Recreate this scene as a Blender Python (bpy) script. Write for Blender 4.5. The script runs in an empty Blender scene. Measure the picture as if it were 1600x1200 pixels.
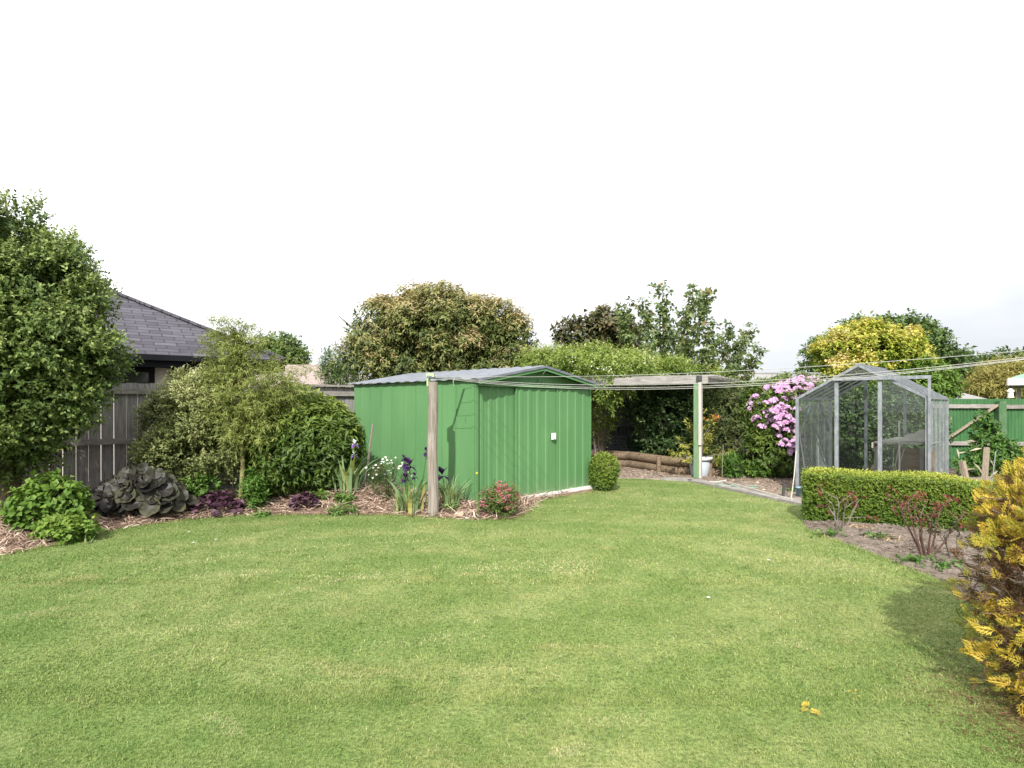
import bpy, math, random
import numpy as np
from mathutils import Vector, Matrix

random.seed(7)
R = np.random.default_rng(11)
SC = bpy.context.scene
COL = SC.collection
pi = math.pi
CAM_H = 1.5; FPX = 950.0; HOR = 632.0
def X(px, Y): return (px - 800.0) / FPX * Y          # lateral metres of a sight line at distance Y
def Z(py, Y): return CAM_H - (py - HOR) / FPX * Y    # height of a sight line at distance Y

# ------------------------------------------------------------------ materials
MATS = {}
class NT:
    def __init__(s, name):
        s.m = bpy.data.materials.new(name); s.m.use_nodes = True
        s.t = s.m.node_tree; s.t.nodes.clear()
        s.out = s.n('ShaderNodeOutputMaterial')
    def n(s, t, **k):
        nd = s.t.nodes.new(t)
        for a, b in k.items(): setattr(nd, a, b)
        return nd
    def l(s, a, b): s.t.links.new(a, b)
    def val(s, nd, **k):
        for a, b in k.items(): nd.inputs[a.replace('_', ' ')].default_value = b
        return nd
    def ramp(s, fac, stops):
        r = s.n('ShaderNodeValToRGB'); e = r.color_ramp.elements
        while len(e) < len(stops): e.new(0.5)
        for i, (p, c) in enumerate(stops):
            e[i].position = p; e[i].color = (c[0], c[1], c[2], 1)
        s.l(fac, r.inputs[0]); return r.outputs[0]
    def noise(s, scale, detail=4, rough=.55, vec=None, dist=0):
        nd = s.n('ShaderNodeTexNoise'); nd.inputs['Scale'].default_value = scale
        nd.inputs['Detail'].default_value = detail; nd.inputs['Roughness'].default_value = rough
        nd.inputs['Distortion'].default_value = dist
        if vec is not None: s.l(vec, nd.inputs['Vector'])
        return nd.outputs[0]
    def pos(s): return s.n('ShaderNodeNewGeometry').outputs['Position']
    def obj(s): return s.n('ShaderNodeTexCoord').outputs['Object']
    def mapping(s, vec, scale=(1, 1, 1), rot=(0, 0, 0), loc=(0, 0, 0)):
        m = s.n('ShaderNodeMapping'); s.l(vec, m.inputs['Vector'])
        m.inputs['Scale'].default_value = scale; m.inputs['Rotation'].default_value = rot
        m.inputs['Location'].default_value = loc
        return m.outputs[0]
    def mix(s, fac, a, b, mode='MIX'):
        m = s.n('ShaderNodeMix', data_type='RGBA', blend_type=mode)
        for v, i in ((fac, 0), (a, 6), (b, 7)):
            if isinstance(v, (int, float)): m.inputs[i].default_value = v
            elif isinstance(v, tuple): m.inputs[i].default_value = (*v, 1)
            else: s.l(v, m.inputs[i])
        return m.outputs[2]
    def math(s, op, a, b=0.0, clamp=False):
        m = s.n('ShaderNodeMath', operation=op); m.use_clamp = clamp
        for v, i in ((a, 0), (b, 1)):
            if isinstance(v, (int, float)): m.inputs[i].default_value = v
            else: s.l(v, m.inputs[i])
        return m.outputs[0]
    def bump(s, h, strength=.3, dist=.02):
        b = s.n('ShaderNodeBump'); b.inputs['Strength'].default_value = strength
        b.inputs['Distance'].default_value = dist; s.l(h, b.inputs['Height']); return b.outputs[0]
    def principled(s, col, rough=.6, spec=.3, metal=0.0, normal=None):
        p = s.n('ShaderNodeBsdfPrincipled')
        if isinstance(col, tuple): p.inputs['Base Color'].default_value = (*col, 1)
        else: s.l(col, p.inputs['Base Color'])
        if isinstance(rough, float): p.inputs['Roughness'].default_value = rough
        else: s.l(rough, p.inputs['Roughness'])
        p.inputs['Specular IOR Level'].default_value = spec
        p.inputs['Metallic'].default_value = metal
        if normal is not None: s.l(normal, p.inputs['Normal'])
        return p.outputs[0]
    def done(s, shader):
        s.l(shader, s.out.inputs['Surface']); MATS[s.m.name] = s.m; return s.m

def leaf_mat(name, stops, rough=.5, spec=.3, trans=.28):
    """leaf colour comes from the per-leaf 'tint' attribute (age and kind of leaf)"""
    t = NT(name)
    a = t.n('ShaderNodeAttribute', attribute_name='tint')
    c = t.ramp(a.outputs['Fac'], [(p_, tuple(min(.9, q_ * (1.22 if max(c_) < .55 else 1.0)) for q_ in c_)) for p_, c_ in stops])
    p = t.principled(c, rough, spec)
    tr = t.n('ShaderNodeBsdfTranslucent')
    t.l(t.mix(.5, c, t.mix(1.0, c, (1.0, 1.0, .55), 'MULTIPLY')), tr.inputs['Color'])
    m = t.n('ShaderNodeMixShader'); m.inputs[0].default_value = trans
    t.l(p, m.inputs[1]); t.l(tr.outputs[0], m.inputs[2])
    return t.done(m.outputs[0])

def noisy_mat(name, c1, c2, scale=8., rough=.7, spec=.2, stretch=(1, 1, 1), bump=.0, metal=0., c3=None, scale3=2., amt3=.5, lo=.35, hi=.65):
    t = NT(name)
    v = t.mapping(t.obj(), stretch)
    n = t.noise(scale, 6, .6, v)
    c = t.ramp(n, [(lo, c1), (hi, c2)])
    if c3:
        n3 = t.noise(scale3, 5, .65, t.obj())
        c = t.mix(t.math('MULTIPLY', t.ramp(n3, [(.5, (0, 0, 0)), (.72, (1, 1, 1))]), amt3), c, c3)
    nm = t.bump(n, bump, .02) if bump else None
    return t.done(t.principled(c, rough, spec, metal, nm))

bark = noisy_mat('bark', (.07, .052, .038), (.16, .125, .09), 14, .85, .1, (1, 1, .25), .6)
bark_pale = noisy_mat('bark_pale', (.19, .17, .07), (.30, .27, .13), 18, .8, .1, (1, 1, .3), .3)
bark_grey = noisy_mat('bark_grey', (.12, .10, .085), (.24, .21, .18), 18, .85, .1, (1, 1, .3), .5)
wood_grey = noisy_mat('weathered_wood', (.19, .178, .170), (.345, .328, .318), 5, .85, .12, (9, 9, .6), .25, c3=(.06, .052, .046), scale3=1.7, amt3=.55)
wood_rail = noisy_mat('weathered_rail', (.21, .192, .175), (.34, .318, .29), 6, .85, .12, (1, 9, 9), .25, c3=(.10, .09, .08), scale3=2.5, amt3=.5)
wood_post = noisy_mat('old_pole_wood', (.17, .14, .115), (.33, .295, .26), 9, .85, .12, (6, 6, .35), .35, c3=(.13, .13, .085), scale3=3, amt3=.5)
wood_log = noisy_mat('log_wood', (.12, .085, .055), (.25, .19, .13), 6, .85, .12, (.7, 6, 6), .4, c3=(.07, .055, .045), scale3=3, amt3=.6)
wood_pergola = noisy_mat('pergola_wood', (.20, .19, .175), (.36, .345, .325), 8, .85, .12, (.6, 8, 8), .3, c3=(.13, .12, .10), scale3=3, amt3=.5)
wood_pale = noisy_mat('pale_board', (.36, .33, .29), (.52, .49, .44), 10, .75, .2, (8, 8, .5), .2)
wood_stake = noisy_mat('stake_wood', (.20, .16, .12), (.36, .30, .235), 10, .85, .1, (8, 8, .6), .3)
wood_tan = noisy_mat('tan_plywood', (.13, .085, .06), (.20, .14, .10), 4, .7, .2, (1, 1, 4), .1)
green_post = noisy_mat('green_post_paint', (.10, .185, .095), (.15, .24, .135), 12, .65, .2, (4, 4, .5), .1, c3=(.24, .23, .18), scale3=6, amt3=.7)
green_steel = noisy_mat('green_steel', (.088, .200, .082), (.102, .224, .092), 2.5, .55, .3, (1, 1, .3), .0, c3=(.10, .225, .095), scale3=1.2, amt3=.35)
def shed_paint():
    t = NT('shed_green_steel'); o = t.obj()
    n = t.noise(2.2, 5, .6, t.mapping(o, (1, 1, .3))); st = t.noise(3.0, 6, .7, t.mapping(o, (7, 7, .35)))
    c = t.ramp(n, [(.35, (.088, .208, .082)), (.65, (.108, .238, .097))])
    c = t.mix(t.math('MULTIPLY', t.ramp(st, [(.52, (0, 0, 0)), (.75, (1, 1, 1))]), .30), c, (.135, .235, .125))
    sp = t.n('ShaderNodeSeparateXYZ'); t.l(o, sp.inputs[0])
    lo = t.math('SUBTRACT', 1.0, t.math('DIVIDE', sp.outputs[2], .32), True)
    sn = t.noise(14, 6, .7, t.mapping(o, (1, 1, .5)))
    c = t.mix(t.math('MULTIPLY', t.math('MULTIPLY', lo, t.ramp(sn, [(.35, (0, 0, 0)), (.65, (1, 1, 1))])), .55), c, (.20, .19, .13))
    return t.done(t.principled(c, .5, .32))
green_steel = shed_paint()
seam_shade = noisy_mat('shed_seam_shade', (.018, .05, .02), (.026, .066, .027), 5, .8, .1)
green_fence_m = noisy_mat('green_fence_paint', (.036, .115, .040), (.060, .160, .060), 3, .55, .3, (4, 4, .4), .05, c3=(.035, .085, .035), scale3=2.2, amt3=.5)
green_old_post = noisy_mat('old_green_post', (.05, .115, .05), (.085, .16, .075), 14, .6, .2, (4, 4, .7), .1, c3=(.20, .19, .16), scale3=6, amt3=.6)
green_dark_sheet = noisy_mat('dark_green_sheet', (.025, .06, .025), (.045, .10, .04), 4, .5, .3)
zinc = noisy_mat('zinc_roof', (.135, .145, .17), (.19, .205, .235), 5, .5, .3, (1, 1, 1), .02, metal=.1, c3=(.15, .155, .165), scale3=2, amt3=.4)
galv = noisy_mat('galvanised_steel', (.17, .186, .202), (.29, .31, .332), 22, .5, .35, (1, 1, .4), .03, metal=.2, c3=(.20, .205, .21), scale3=6, amt3=.5)
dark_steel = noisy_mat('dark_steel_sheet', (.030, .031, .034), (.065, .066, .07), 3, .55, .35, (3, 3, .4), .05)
grey_steel = noisy_mat('grey_steel_sheet', (.07, .075, .085), (.13, .14, .15), 3, .5, .4)
white_plastic = noisy_mat('white_plastic', (.72, .72, .70), (.82, .82, .80), 6, .35, .45)
rope = noisy_mat('line_cord', (.34, .335, .31), (.46, .455, .43), 30, .6, .3)
green_plastic = noisy_mat('pale_green_plastic', (.30, .42, .20), (.40, .52, .28), 8, .5, .3)
stone_pink = noisy_mat('pink_stone', (.33, .24, .18), (.48, .38, .30), 14, .85, .15, bump=.4)
stone_grey = noisy_mat('grey_stone', (.33, .31, .29), (.48, .46, .43), 14, .85, .15, bump=.4)
concrete = noisy_mat('concrete_strip', (.22, .20, .185), (.33, .31, .285), 7, .9, .1, bump=.3, c3=(.17, .14, .12), scale3=2, amt3=.6)
pot_mat = noisy_mat('pot_plastic', (.34, .38, .43), (.44, .48, .53), 4, .45, .35, c3=(.30, .31, .31), scale3=4, amt3=.5)
pot_rim = noisy_mat('pot_rim_plastic', (.56, .57, .58), (.68, .69, .70), 5, .45, .35)
black_metal = noisy_mat('black_aluminium', (.006, .0065, .009), (.010, .011, .014), 3, .6, .12)
cladding = noisy_mat('pink_plaster', (.66, .585, .53), (.74, .665, .61), 3, .85, .1)
roof_tan = noisy_mat('tan_roofing', (.26, .205, .185), (.32, .26, .235), 8, .85, .15, c3=(.22, .175, .16), scale3=1, amt3=.5)
roof_grey = noisy_mat('grey_sheet_roof', (.21, .205, .20), (.30, .29, .28), 4, .6, .3, (.3, 6, 1))
roof_green = noisy_mat('green_sheet_roof', (.16, .28, .22), (.22, .35, .28), 4, .6, .3)
white_paint = noisy_mat('white_paint', (.62, .61, .58), (.74, .73, .70), 5, .6, .3)
soil_pot = noisy_mat('pot_soil', (.05, .038, .028), (.11, .085, .06), 25, .95, .05, bump=.6)
cloth_mat = noisy_mat('grey_cloth', (.42, .40, .36), (.56, .53, .48), 9, .9, .05, bump=.3)
hose_green = noisy_mat('hose_green', (.18, .27, .20), (.26, .36, .27), 9, .5, .3)
blue_plastic = noisy_mat('blue_plastic', (.14, .24, .32), (.25, .36, .44), 6, .5, .3)

def window_glass():
    t = NT('window_glass')
    return t.done(t.principled((.030, .034, .032), .06, .6))
win_glass = window_glass()

def greenhouse_glass():
    t = NT('dusty_glass')
    tr = t.n('ShaderNodeBsdfTransparent'); tr.inputs[0].default_value = (.86, .91, .90, 1)
    gl = t.n('ShaderNodeBsdfGlossy'); gl.inputs['Roughness'].default_value = .03
    df = t.n('ShaderNodeBsdfDiffuse'); df.inputs[0].default_value = (.50, .54, .54, 1)
    fr = t.n('ShaderNodeFresnel'); fr.inputs[0].default_value = 1.45
    m1 = t.n('ShaderNodeMixShader'); t.l(fr.outputs[0], m1.inputs[0]); t.l(tr.outputs[0], m1.inputs[1]); t.l(gl.outputs[0], m1.inputs[2])
    m2 = t.n('ShaderNodeMixShader')
    n = t.noise(2.3, 6, .65, t.mapping(t.obj(), (1.5, 1.5, .6)))
    t.l(t.ramp(n, [(.3, (.14,) * 3), (.75, (.38,) * 3)]), m2.inputs[0])
    t.l(m1.outputs[0], m2.inputs[1]); t.l(df.outputs[0], m2.inputs[2])
    return t.done(m2.outputs[0])
dusty_glass = greenhouse_glass()
def greenhouse_clear():
    t = NT('clean_glass')
    tr = t.n('ShaderNodeBsdfTransparent'); tr.inputs[0].default_value = (.88, .92, .91, 1)
    gl = t.n('ShaderNodeBsdfGlossy'); gl.inputs['Roughness'].default_value = .03
    df = t.n('ShaderNodeBsdfDiffuse'); df.inputs[0].default_value = (.48, .52, .51, 1)
    fr = t.n('ShaderNodeFresnel'); fr.inputs[0].default_value = 1.45
    m1 = t.n('ShaderNodeMixShader'); t.l(fr.outputs[0], m1.inputs[0]); t.l(tr.outputs[0], m1.inputs[1]); t.l(gl.outputs[0], m1.inputs[2])
    m2 = t.n('ShaderNodeMixShader')
    n = t.noise(3.1, 6, .65, t.obj())
    t.l(t.ramp(n, [(.3, (.01,) * 3), (.75, (.06,) * 3)]), m2.inputs[0])
    t.l(m1.outputs[0], m2.inputs[1]); t.l(df.outputs[0], m2.inputs[2])
    return t.done(m2.outputs[0])
clean_glass = greenhouse_clear()
def greenhouse_roof():
    t = NT('dirty_roof_glass')
    tr = t.n('ShaderNodeBsdfTransparent'); tr.inputs[0].default_value = (.80, .85, .85, 1)
    dd = t.n('ShaderNodeBsdfDiffuse'); dd.inputs[0].default_value = (.105, .115, .125, 1); df = dd.outputs[0]
    m = t.n('ShaderNodeMixShader'); n = t.noise(2.6, 6, .65, t.obj())
    t.l(t.ramp(n, [(.3, (.60,) * 3), (.75, (.86,) * 3)]), m.inputs[0]); t.l(tr.outputs[0], m.inputs[1]); t.l(df, m.inputs[2])
    return t.done(m.outputs[0])
roof_glass = greenhouse_roof()

def shingle_mat():
    t = NT('dark_shingles')
    b = t.n('ShaderNodeTexBrick'); b.offset = .5; b.squash = 1.0
    t.l(t.mapping(t.obj(), (1, 1.0, 1)), b.inputs['Vector'])
    t.val(b, Scale=1.0, Mortar_Size=.016, Mortar_Smooth=.4, Bias=0.0, Brick_Width=.42, Row_Height=.155)
    b.inputs['Color1'].default_value = (.050, .047, .058, 1); b.inputs['Color2'].default_value = (.105, .10, .118, 1)
    b.inputs['Mortar'].default_value = (.02, .019, .024, 1)
    n = t.noise(3.2, 5, .6, t.obj())
    c = t.mix(.22, b.outputs['Color'], t.ramp(n, [(.35, (.05, .047, .058)), (.65, (.12, .113, .132))]))
    nm = t.bump(b.outputs['Fac'], -.5, .02)
    return t.done(t.principled(c, .85, .2, 0., nm))
shingles = shingle_mat()

def lawn_colour(t):
    p = t.pos()
    flat = t.mapping(p, (1, 1, 0))
    big = t.noise(.55, 4, .55, flat)
    mid = t.noise(2.6, 5, .6, flat)
    fine = t.noise(38, 3, .6, flat)
    # mower arcs: rings round a point in the middle of the lawn, bent by noise
    w = t.n('ShaderNodeTexWave', wave_type='RINGS', rings_direction='Z', wave_profile='SIN')
    t.l(t.mapping(flat, (.62, .95, 0), loc=(.35, -4.4, 0)), w.inputs['Vector'])
    t.val(w, Scale=.34, Distortion=4.0, Detail=3.0, Detail_Scale=.9, Detail_Roughness=.6)
    c = t.ramp(big, [(.30, (.160, .232, .068)), (.52, (.230, .282, .104)), (.70, (.300, .320, .140))])
    c = t.mix(t.math('MULTIPLY', t.ramp(w.outputs['Fac'], [(.45, (0, 0, 0)), (.95, (1, 1, 1))]), .30), c, (.350, .360, .168))
    c = t.mix(t.math('MULTIPLY', t.ramp(mid, [(.42, (0, 0, 0)), (.68, (1, 1, 1))]), .6), c, (.130, .205, .055))
    cl = t.noise(7.5, 4, .6, flat)
    c = t.mix(t.math('MULTIPLY', t.ramp(cl, [(.5, (0, 0, 0)), (.68, (1, 1, 1))]), .5), c, (.115, .190, .052))
    # dry straw patches
    st = t.noise(.95, 5, .6, t.mapping(flat, (1, 1.9, 1), rot=(0, 0, .45), loc=(3.1, 1.7, 0)))
    c = t.mix(t.math('MULTIPLY', t.ramp(st, [(.60, (0, 0, 0)), (.74, (1, 1, 1))]), .7), c, (.38, .335, .165))
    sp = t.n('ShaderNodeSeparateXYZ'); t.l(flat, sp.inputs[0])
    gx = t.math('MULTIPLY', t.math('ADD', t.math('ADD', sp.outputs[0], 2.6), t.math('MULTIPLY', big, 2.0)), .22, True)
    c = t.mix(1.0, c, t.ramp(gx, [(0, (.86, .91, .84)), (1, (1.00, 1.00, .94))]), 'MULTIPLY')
    return c, fine

def lawn_mat():
    t = NT('lawn_turf')
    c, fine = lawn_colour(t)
    c = t.mix(t.ramp(fine, [(.38, (.0, .0, .0)), (.60, (.9, .9, .9))]), t.mix(1.0, c, (.50, .56, .46), 'MULTIPLY'), c)  # darker turf in noise gaps: shade between blades put into the colour
    return t.done(t.principled(c, .8, .1, 0., t.bump(fine, .8, .03)))
lawn_m = lawn_mat()
def blade_mat():
    t = NT('grass_blades')
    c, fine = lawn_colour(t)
    a = t.n('ShaderNodeAttribute', attribute_name='tint')
    c2 = t.mix(1.0, c, t.ramp(a.outputs['Fac'], [(0, (.84, .90, .74)), (.55, (1.18, 1.15, 1.0)), (.86, (1.34, 1.24, 1.2)), (1, (2.2, 1.6, 2.5))]), 'MULTIPLY')
    p = t.principled(c2, .55, .25)
    tr = t.n('ShaderNodeBsdfTranslucent'); t.l(c2, tr.inputs['Color'])
    m = t.n('ShaderNodeMixShader'); m.inputs[0].default_value = .25
    t.l(p, m.inputs[1]); t.l(tr.outputs[0], m.inputs[2])
    return t.done(m.outputs[0])
blade_m = blade_mat()

def ground_mat(name, c1, c2, c3, s1=6, s3=1.2, bump=.6):
    t = NT(name)
    p = t.pos()
    n = t.noise(s1, 8, .68, p); n3 = t.noise(s3, 4, .6, p)
    c = t.mix(t.ramp(n3, [(.4, (0, 0, 0)), (.65, (1, 1, 1))]), t.ramp(n, [(.34, c1), (.66, c2)]), t.ramp(n, [(.3, c1), (.62, c3)]))
    return t.done(t.principled(c, .92, .08, 0., t.bump(n, bump, .04)))
soil_m = ground_mat('garden_soil', (.11, .085, .066), (.22, .182, .15), (.26, .22, .187), 11)
mulch_m = ground_mat('mulch_base', (.12, .075, .055), (.30, .215, .17), (.25, .17, .125), 16)
path_m = ground_mat('dirt_path', (.19, .15, .12), (.34, .285, .24), (.25, .185, .14), 7)
earth_m = ground_mat('far_ground', (.08, .09, .035), (.14, .15, .06), (.12, .11, .06), 2)

leaf_laurel = leaf_mat('leaf_glossy_green', [(0, (.038, .064, .018)), (.45, (.100, .152, .036)), (.8, (.22, .275, .078)), (1, (.33, .365, .16))], .45, .3)
leaf_varieg = leaf_mat('leaf_variegated', [(0, (.06, .08, .024)), (.4, (.135, .165, .052)), (.75, (.25, .27, .105)), (1, (.40, .41, .21))], .45, .35)
leaf_wisp = leaf_mat('leaf_wispy', [(0, (.085, .125, .026)), (.5, (.165, .205, .048)), (1, (.29, .30, .09))], .5, .3, .35)
leaf_rhodo = leaf_mat('leaf_rhododendron', [(0, (.027, .050, .013)), (.5, (.072, .120, .022)), (.85, (.165, .218, .038)), (1, (.25, .29, .06))], .45, .28)
leaf_lime = leaf_mat('leaf_lime', [(0, (.045, .098, .015)), (.5, (.095, .172, .026)), (1, (.19, .27, .05))], .5, .3, .32)
leaf_black = leaf_mat('leaf_purple_black', [(0, (.008, .007, .008)), (.5, (.0175, .016, .0135)), (.8, (.038, .038, .025)), (.93, (.062, .066, .034)), (1, (.050, .013, .020))], .5, .28, .06)
leaf_heuchera = leaf_mat('leaf_heuchera', [(0, (.030, .012, .022)), (.5, (.07, .030, .052)), (1, (.155, .08, .115))], .45, .4, .12)
leaf_mid = leaf_mat('leaf_mid_green', [(0, (.035, .085, .016)), (.5, (.075, .155, .026)), (1, (.145, .235, .05))], .48, .32)
leaf_iris = leaf_mat('leaf_iris', [(0, (.085, .145, .065)), (.5, (.155, .225, .105)), (.8, (.20, .27, .10)), (1, (.38, .34, .12))], .45, .35, .2)
leaf_box = leaf_mat('leaf_box', [(0, (.040, .095, .014)), (.45, (.112, .178, .024)), (.8, (.225, .275, .038)), (1, (.34, .36, .06))], .42, .38)
leaf_photinia = leaf_mat('leaf_bronze_green', [(0, (.040, .066, .018)), (.35, (.105, .132, .036)), (.62, (.215, .218, .075)), (.85, (.32, .27, .125)), (1, (.42, .30, .18))], .5, .3)
leaf_magnolia = leaf_mat('leaf_bronze_dark', [(0, (.028, .040, .016)), (.45, (.065, .080, .028)), (.8, (.13, .105, .048)), (1, (.20, .135, .08))], .42, .4)
leaf_pear = leaf_mat('leaf_pear', [(0, (.065, .10, .034)), (.5, (.125, .175, .058)), (.85, (.22, .26, .11)), (1, (.24, .14, .07))], .5, .3, .38)
leaf_vine = leaf_mat('leaf_vine', [(0, (.07, .115, .02)), (.5, (.15, .215, .035)), (.9, (.26, .315, .075)), (1, (.40, .40, .22))], .5, .3, .35)
leaf_dark = leaf_mat('leaf_deep_green', [(0, (.016, .034, .012)), (.5, (.042, .078, .022)), (1, (.10, .15, .042))], .42, .4)
leaf_mixed = leaf_mat('leaf_mixed_brown', [(0, (.03, .045, .014)), (.45, (.07, .095, .026)), (.8, (.135, .14, .05)), (1, (.24, .17, .09))], .5, .3)
leaf_gold = leaf_mat('leaf_golden', [(0, (.10, .16, .02)), (.35, (.24, .29, .03)), (.62, (.42, .40, .075)), (.85, (.56, .47, .13)), (1, (.66, .54, .28))], .5, .3, .35)
leaf_far = leaf_mat('leaf_far_green', [(0, (.032, .062, .018)), (.5, (.07, .118, .03)), (1, (.13, .19, .05))], .5, .3)
leaf_willow = leaf_mat('leaf_willow', [(0, (.16, .15, .04)), (.5, (.26, .235, .065)), (1, (.36, .31, .10))], .5, .3, .35)
leaf_conifer = leaf_mat('leaf_conifer', [(0, (.085, .045, .022)), (.22, (.165, .095, .05)), (.36, (.085, .105, .022)), (.55, (.155, .17, .026)), (.72, (.36, .30, .04)), (1, (.62, .43, .07))], .55, .25, .25)
leaf_pot = leaf_mat('leaf_yellow_green', [(0, (.10, .14, .025)), (.5, (.22, .25, .045)), (.85, (.38, .34, .07)), (1, (.46, .17, .04))], .5, .3, .35)
leaf_rose = leaf_mat('leaf_red_rose', [(0, (.03, .055, .02)), (.25, (.05, .08, .03)), (.45, (.065, .022, .018)), (1, (.165, .038, .028))], .45, .35, .2)
leaf_pinkshrub = leaf_mat('leaf_pink_shrub', [(0, (.05, .09, .02)), (.5, (.10, .15, .035)), (1, (.20, .12, .06))], .5, .3)
straw_m = leaf_mat('mulch_straw', [(0, (.13, .085, .06)), (.4, (.27, .19, .145)), (.75, (.40, .305, .24)), (1, (.52, .43, .35))], .85, .1, .05)
dry_m = leaf_mat('dry_stalk', [(0, (.30, .20, .11)), (1, (.52, .38, .22))], .8, .1, .1)
leaf_dead = leaf_mat('leaf_dead_grey', [(0, (.14, .13, .09)), (1, (.30, .27, .20))], .8, .1, .15)
petal_white = leaf_mat('petal_white', [(0, (.72, .70, .72)), (1, (.85, .85, .85))], .6, .2, .3)
petal_dark = leaf_mat('petal_dark_purple', [(0, (.018, .006, .035)), (1, (.055, .018, .09))], .6, .2, .15)
petal_violet = leaf_mat('petal_violet', [(0, (.13, .05, .28)), (.5, (.22, .10, .38)), (.55, (.75, .72, .80)), (1, (.82, .80, .85))], .6, .2, .25)
petal_pink = leaf_mat('petal_crimson_pink', [(0, (.26, .025, .06)), (.6, (.44, .08, .15)), (1, (.62, .30, .36))], .6, .2, .25)
petal_lilac = leaf_mat('petal_lilac_pink', [(0, (.50, .25, .50)), (.5, (.67, .42, .66)), (1, (.82, .64, .81))], .6, .2, .3)
petal_yellow = leaf_mat('petal_yellow', [(0, (.75, .55, .02)), (1, (.85, .68, .05))], .6, .2, .25)

# ------------------------------------------------------------------ mesh tools
def unit(v):
    v = np.asarray(v, float)
    return v / np.maximum(np.linalg.norm(v, axis=-1, keepdims=True), 1e-9)

class MB:
    def __init__(s): s.v = []; s.f = {3: [], 4: []}; s.t = []; s.m = {3: [], 4: []}; s.n = 0; s.poly = []
    def add(s, v, f, tint=.5, mat=0):
        v = np.asarray(v, float).reshape(-1, 3); f = np.asarray(f, np.int64)
        s.v.append(v); s.t.append(np.broadcast_to(np.asarray(tint, float), (len(v),)).copy())
        k = f.shape[1]
        s.f[k].append(f + s.n); s.m[k].append(np.full(len(f), mat, np.int32)); s.n += len(v)
    def box(s, c, size, rot=None, tint=.5, mat=0):
        h = np.array(size) / 2.0
        v = np.array([(x, y, z) for x in (-1, 1) for y in (-1, 1) for z in (-1, 1)], float) * h
        if rot is not None: v = v @ np.array(rot).T
        s.add(v + np.array(c), [(0, 1, 3, 2), (4, 6, 7, 5), (0, 4, 5, 1), (2, 3, 7, 6), (0, 2, 6, 4), (1, 5, 7, 3)], tint, mat)
    def beam(s, a, b, w, h, up=(0, 0, 1), tint=.5, mat=0):
        a = np.array(a, float); b = np.array(b, float); d = b - a; L = np.linalg.norm(d); d /= L
        x = np.cross(d, np.array(up, float))
        if np.linalg.norm(x) < 1e-6: x = np.cross(d, np.array((1.0, 0, 0)))
        x = unit(x); z = np.cross(x, d)
        s.box((a + b) / 2, (w, L, h), np.stack([x, d, z], 1), tint, mat)
    def tube(s, pts, rad, n=7, tint=.5, mat=0, cap=True):
        P = np.array(pts, float); k = len(P)
        r = np.broadcast_to(np.array(rad, float), (k,))
        T = unit(np.gradient(P, axis=0)); ref = np.array((.31, .87, .38))
        a = unit(np.cross(T, ref)); b = np.cross(T, a)
        th = np.arange(n) / n * 2 * pi
        v = P[:, None] + r[:, None, None] * (np.cos(th)[None, :, None] * a[:, None] + np.sin(th)[None, :, None] * b[:, None])
        f = [(i * n + j, i * n + (j + 1) % n, (i + 1) * n + (j + 1) % n, (i + 1) * n + j) for i in range(k - 1) for j in range(n)]
        s.add(v.reshape(-1, 3), f, tint, mat)
        if cap:
            for i in (0, k - 1):
                ring = P[i] + r[i] * (np.cos(th)[:, None] * a[i] + np.sin(th)[:, None] * b[i])
                s.add(np.vstack([ring, P[i] + T[i] * (.05 * r[i] if i else -.05 * r[i])]), [(j, (j + 1) % n, n) for j in range(n)], tint, mat)
    def lathe(s, prof, c=(0, 0, 0), n=28, tint=.5, mat=0):
        p = np.array(prof, float); th = np.arange(n) / n * 2 * pi
        v = np.stack([p[:, 0, None] * np.cos(th), p[:, 0, None] * np.sin(th), np.repeat(p[:, 1, None], n, 1)], -1) + np.array(c)
        k = len(p)
        s.add(v.reshape(-1, 3), [(i * n + j, i * n + (j + 1) % n, (i + 1) * n + (j + 1) % n, (i + 1) * n + j) for i in range(k - 1) for j in range(n)], tint, mat)
    def build(s, name, mats, parent=None, world=True, smooth=False, tint=True):
        if not isinstance(mats, (list, tuple)): mats = [mats]
        v = np.concatenate(s.v)
        if parent is not None and world:
            inv = np.array(MWC[parent.name].inverted())
            v = v @ inv[:3, :3].T + inv[:3, 3]
        me = bpy.data.meshes.new(name)
        tri = np.concatenate(s.f[3]) if s.f[3] else np.zeros((0, 3), np.int64)
        qd = np.concatenate(s.f[4]) if s.f[4] else np.zeros((0, 4), np.int64)
        mi = np.concatenate([np.concatenate(s.m[k]) for k in (3, 4) if s.m[k]])
        me.vertices.add(len(v)); me.vertices.foreach_set('co', v.astype(np.float32).ravel())
        li = np.concatenate([tri.ravel(), qd.ravel()]).astype(np.int32)
        me.loops.add(len(li)); me.loops.foreach_set('vertex_index', li)
        nf = len(tri) + len(qd)
        st = np.concatenate([np.arange(len(tri)) * 3, len(tri) * 3 + np.arange(len(qd)) * 4]).astype(np.int32)
        me.polygons.add(nf); me.polygons.foreach_set('loop_start', st)
        me.polygons.foreach_set('material_index', mi)
        me.polygons.foreach_set('use_smooth', np.full(nf, bool(smooth)))
        for m in mats: me.materials.append(m)
        if tint:
            at = me.attributes.new('tint', 'FLOAT', 'POINT')
            at.data.foreach_set('value', np.clip(np.concatenate(s.t), 0, 1).astype(np.float32))
        me.update(calc_edges=True); me.validate(verbose=False)
        o = bpy.data.objects.new(name, me); COL.objects.link(o)
        if parent is not None: o.parent = parent
        MWC[o.name] = MWC[parent.name] if parent is not None else Matrix()
        return o

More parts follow.
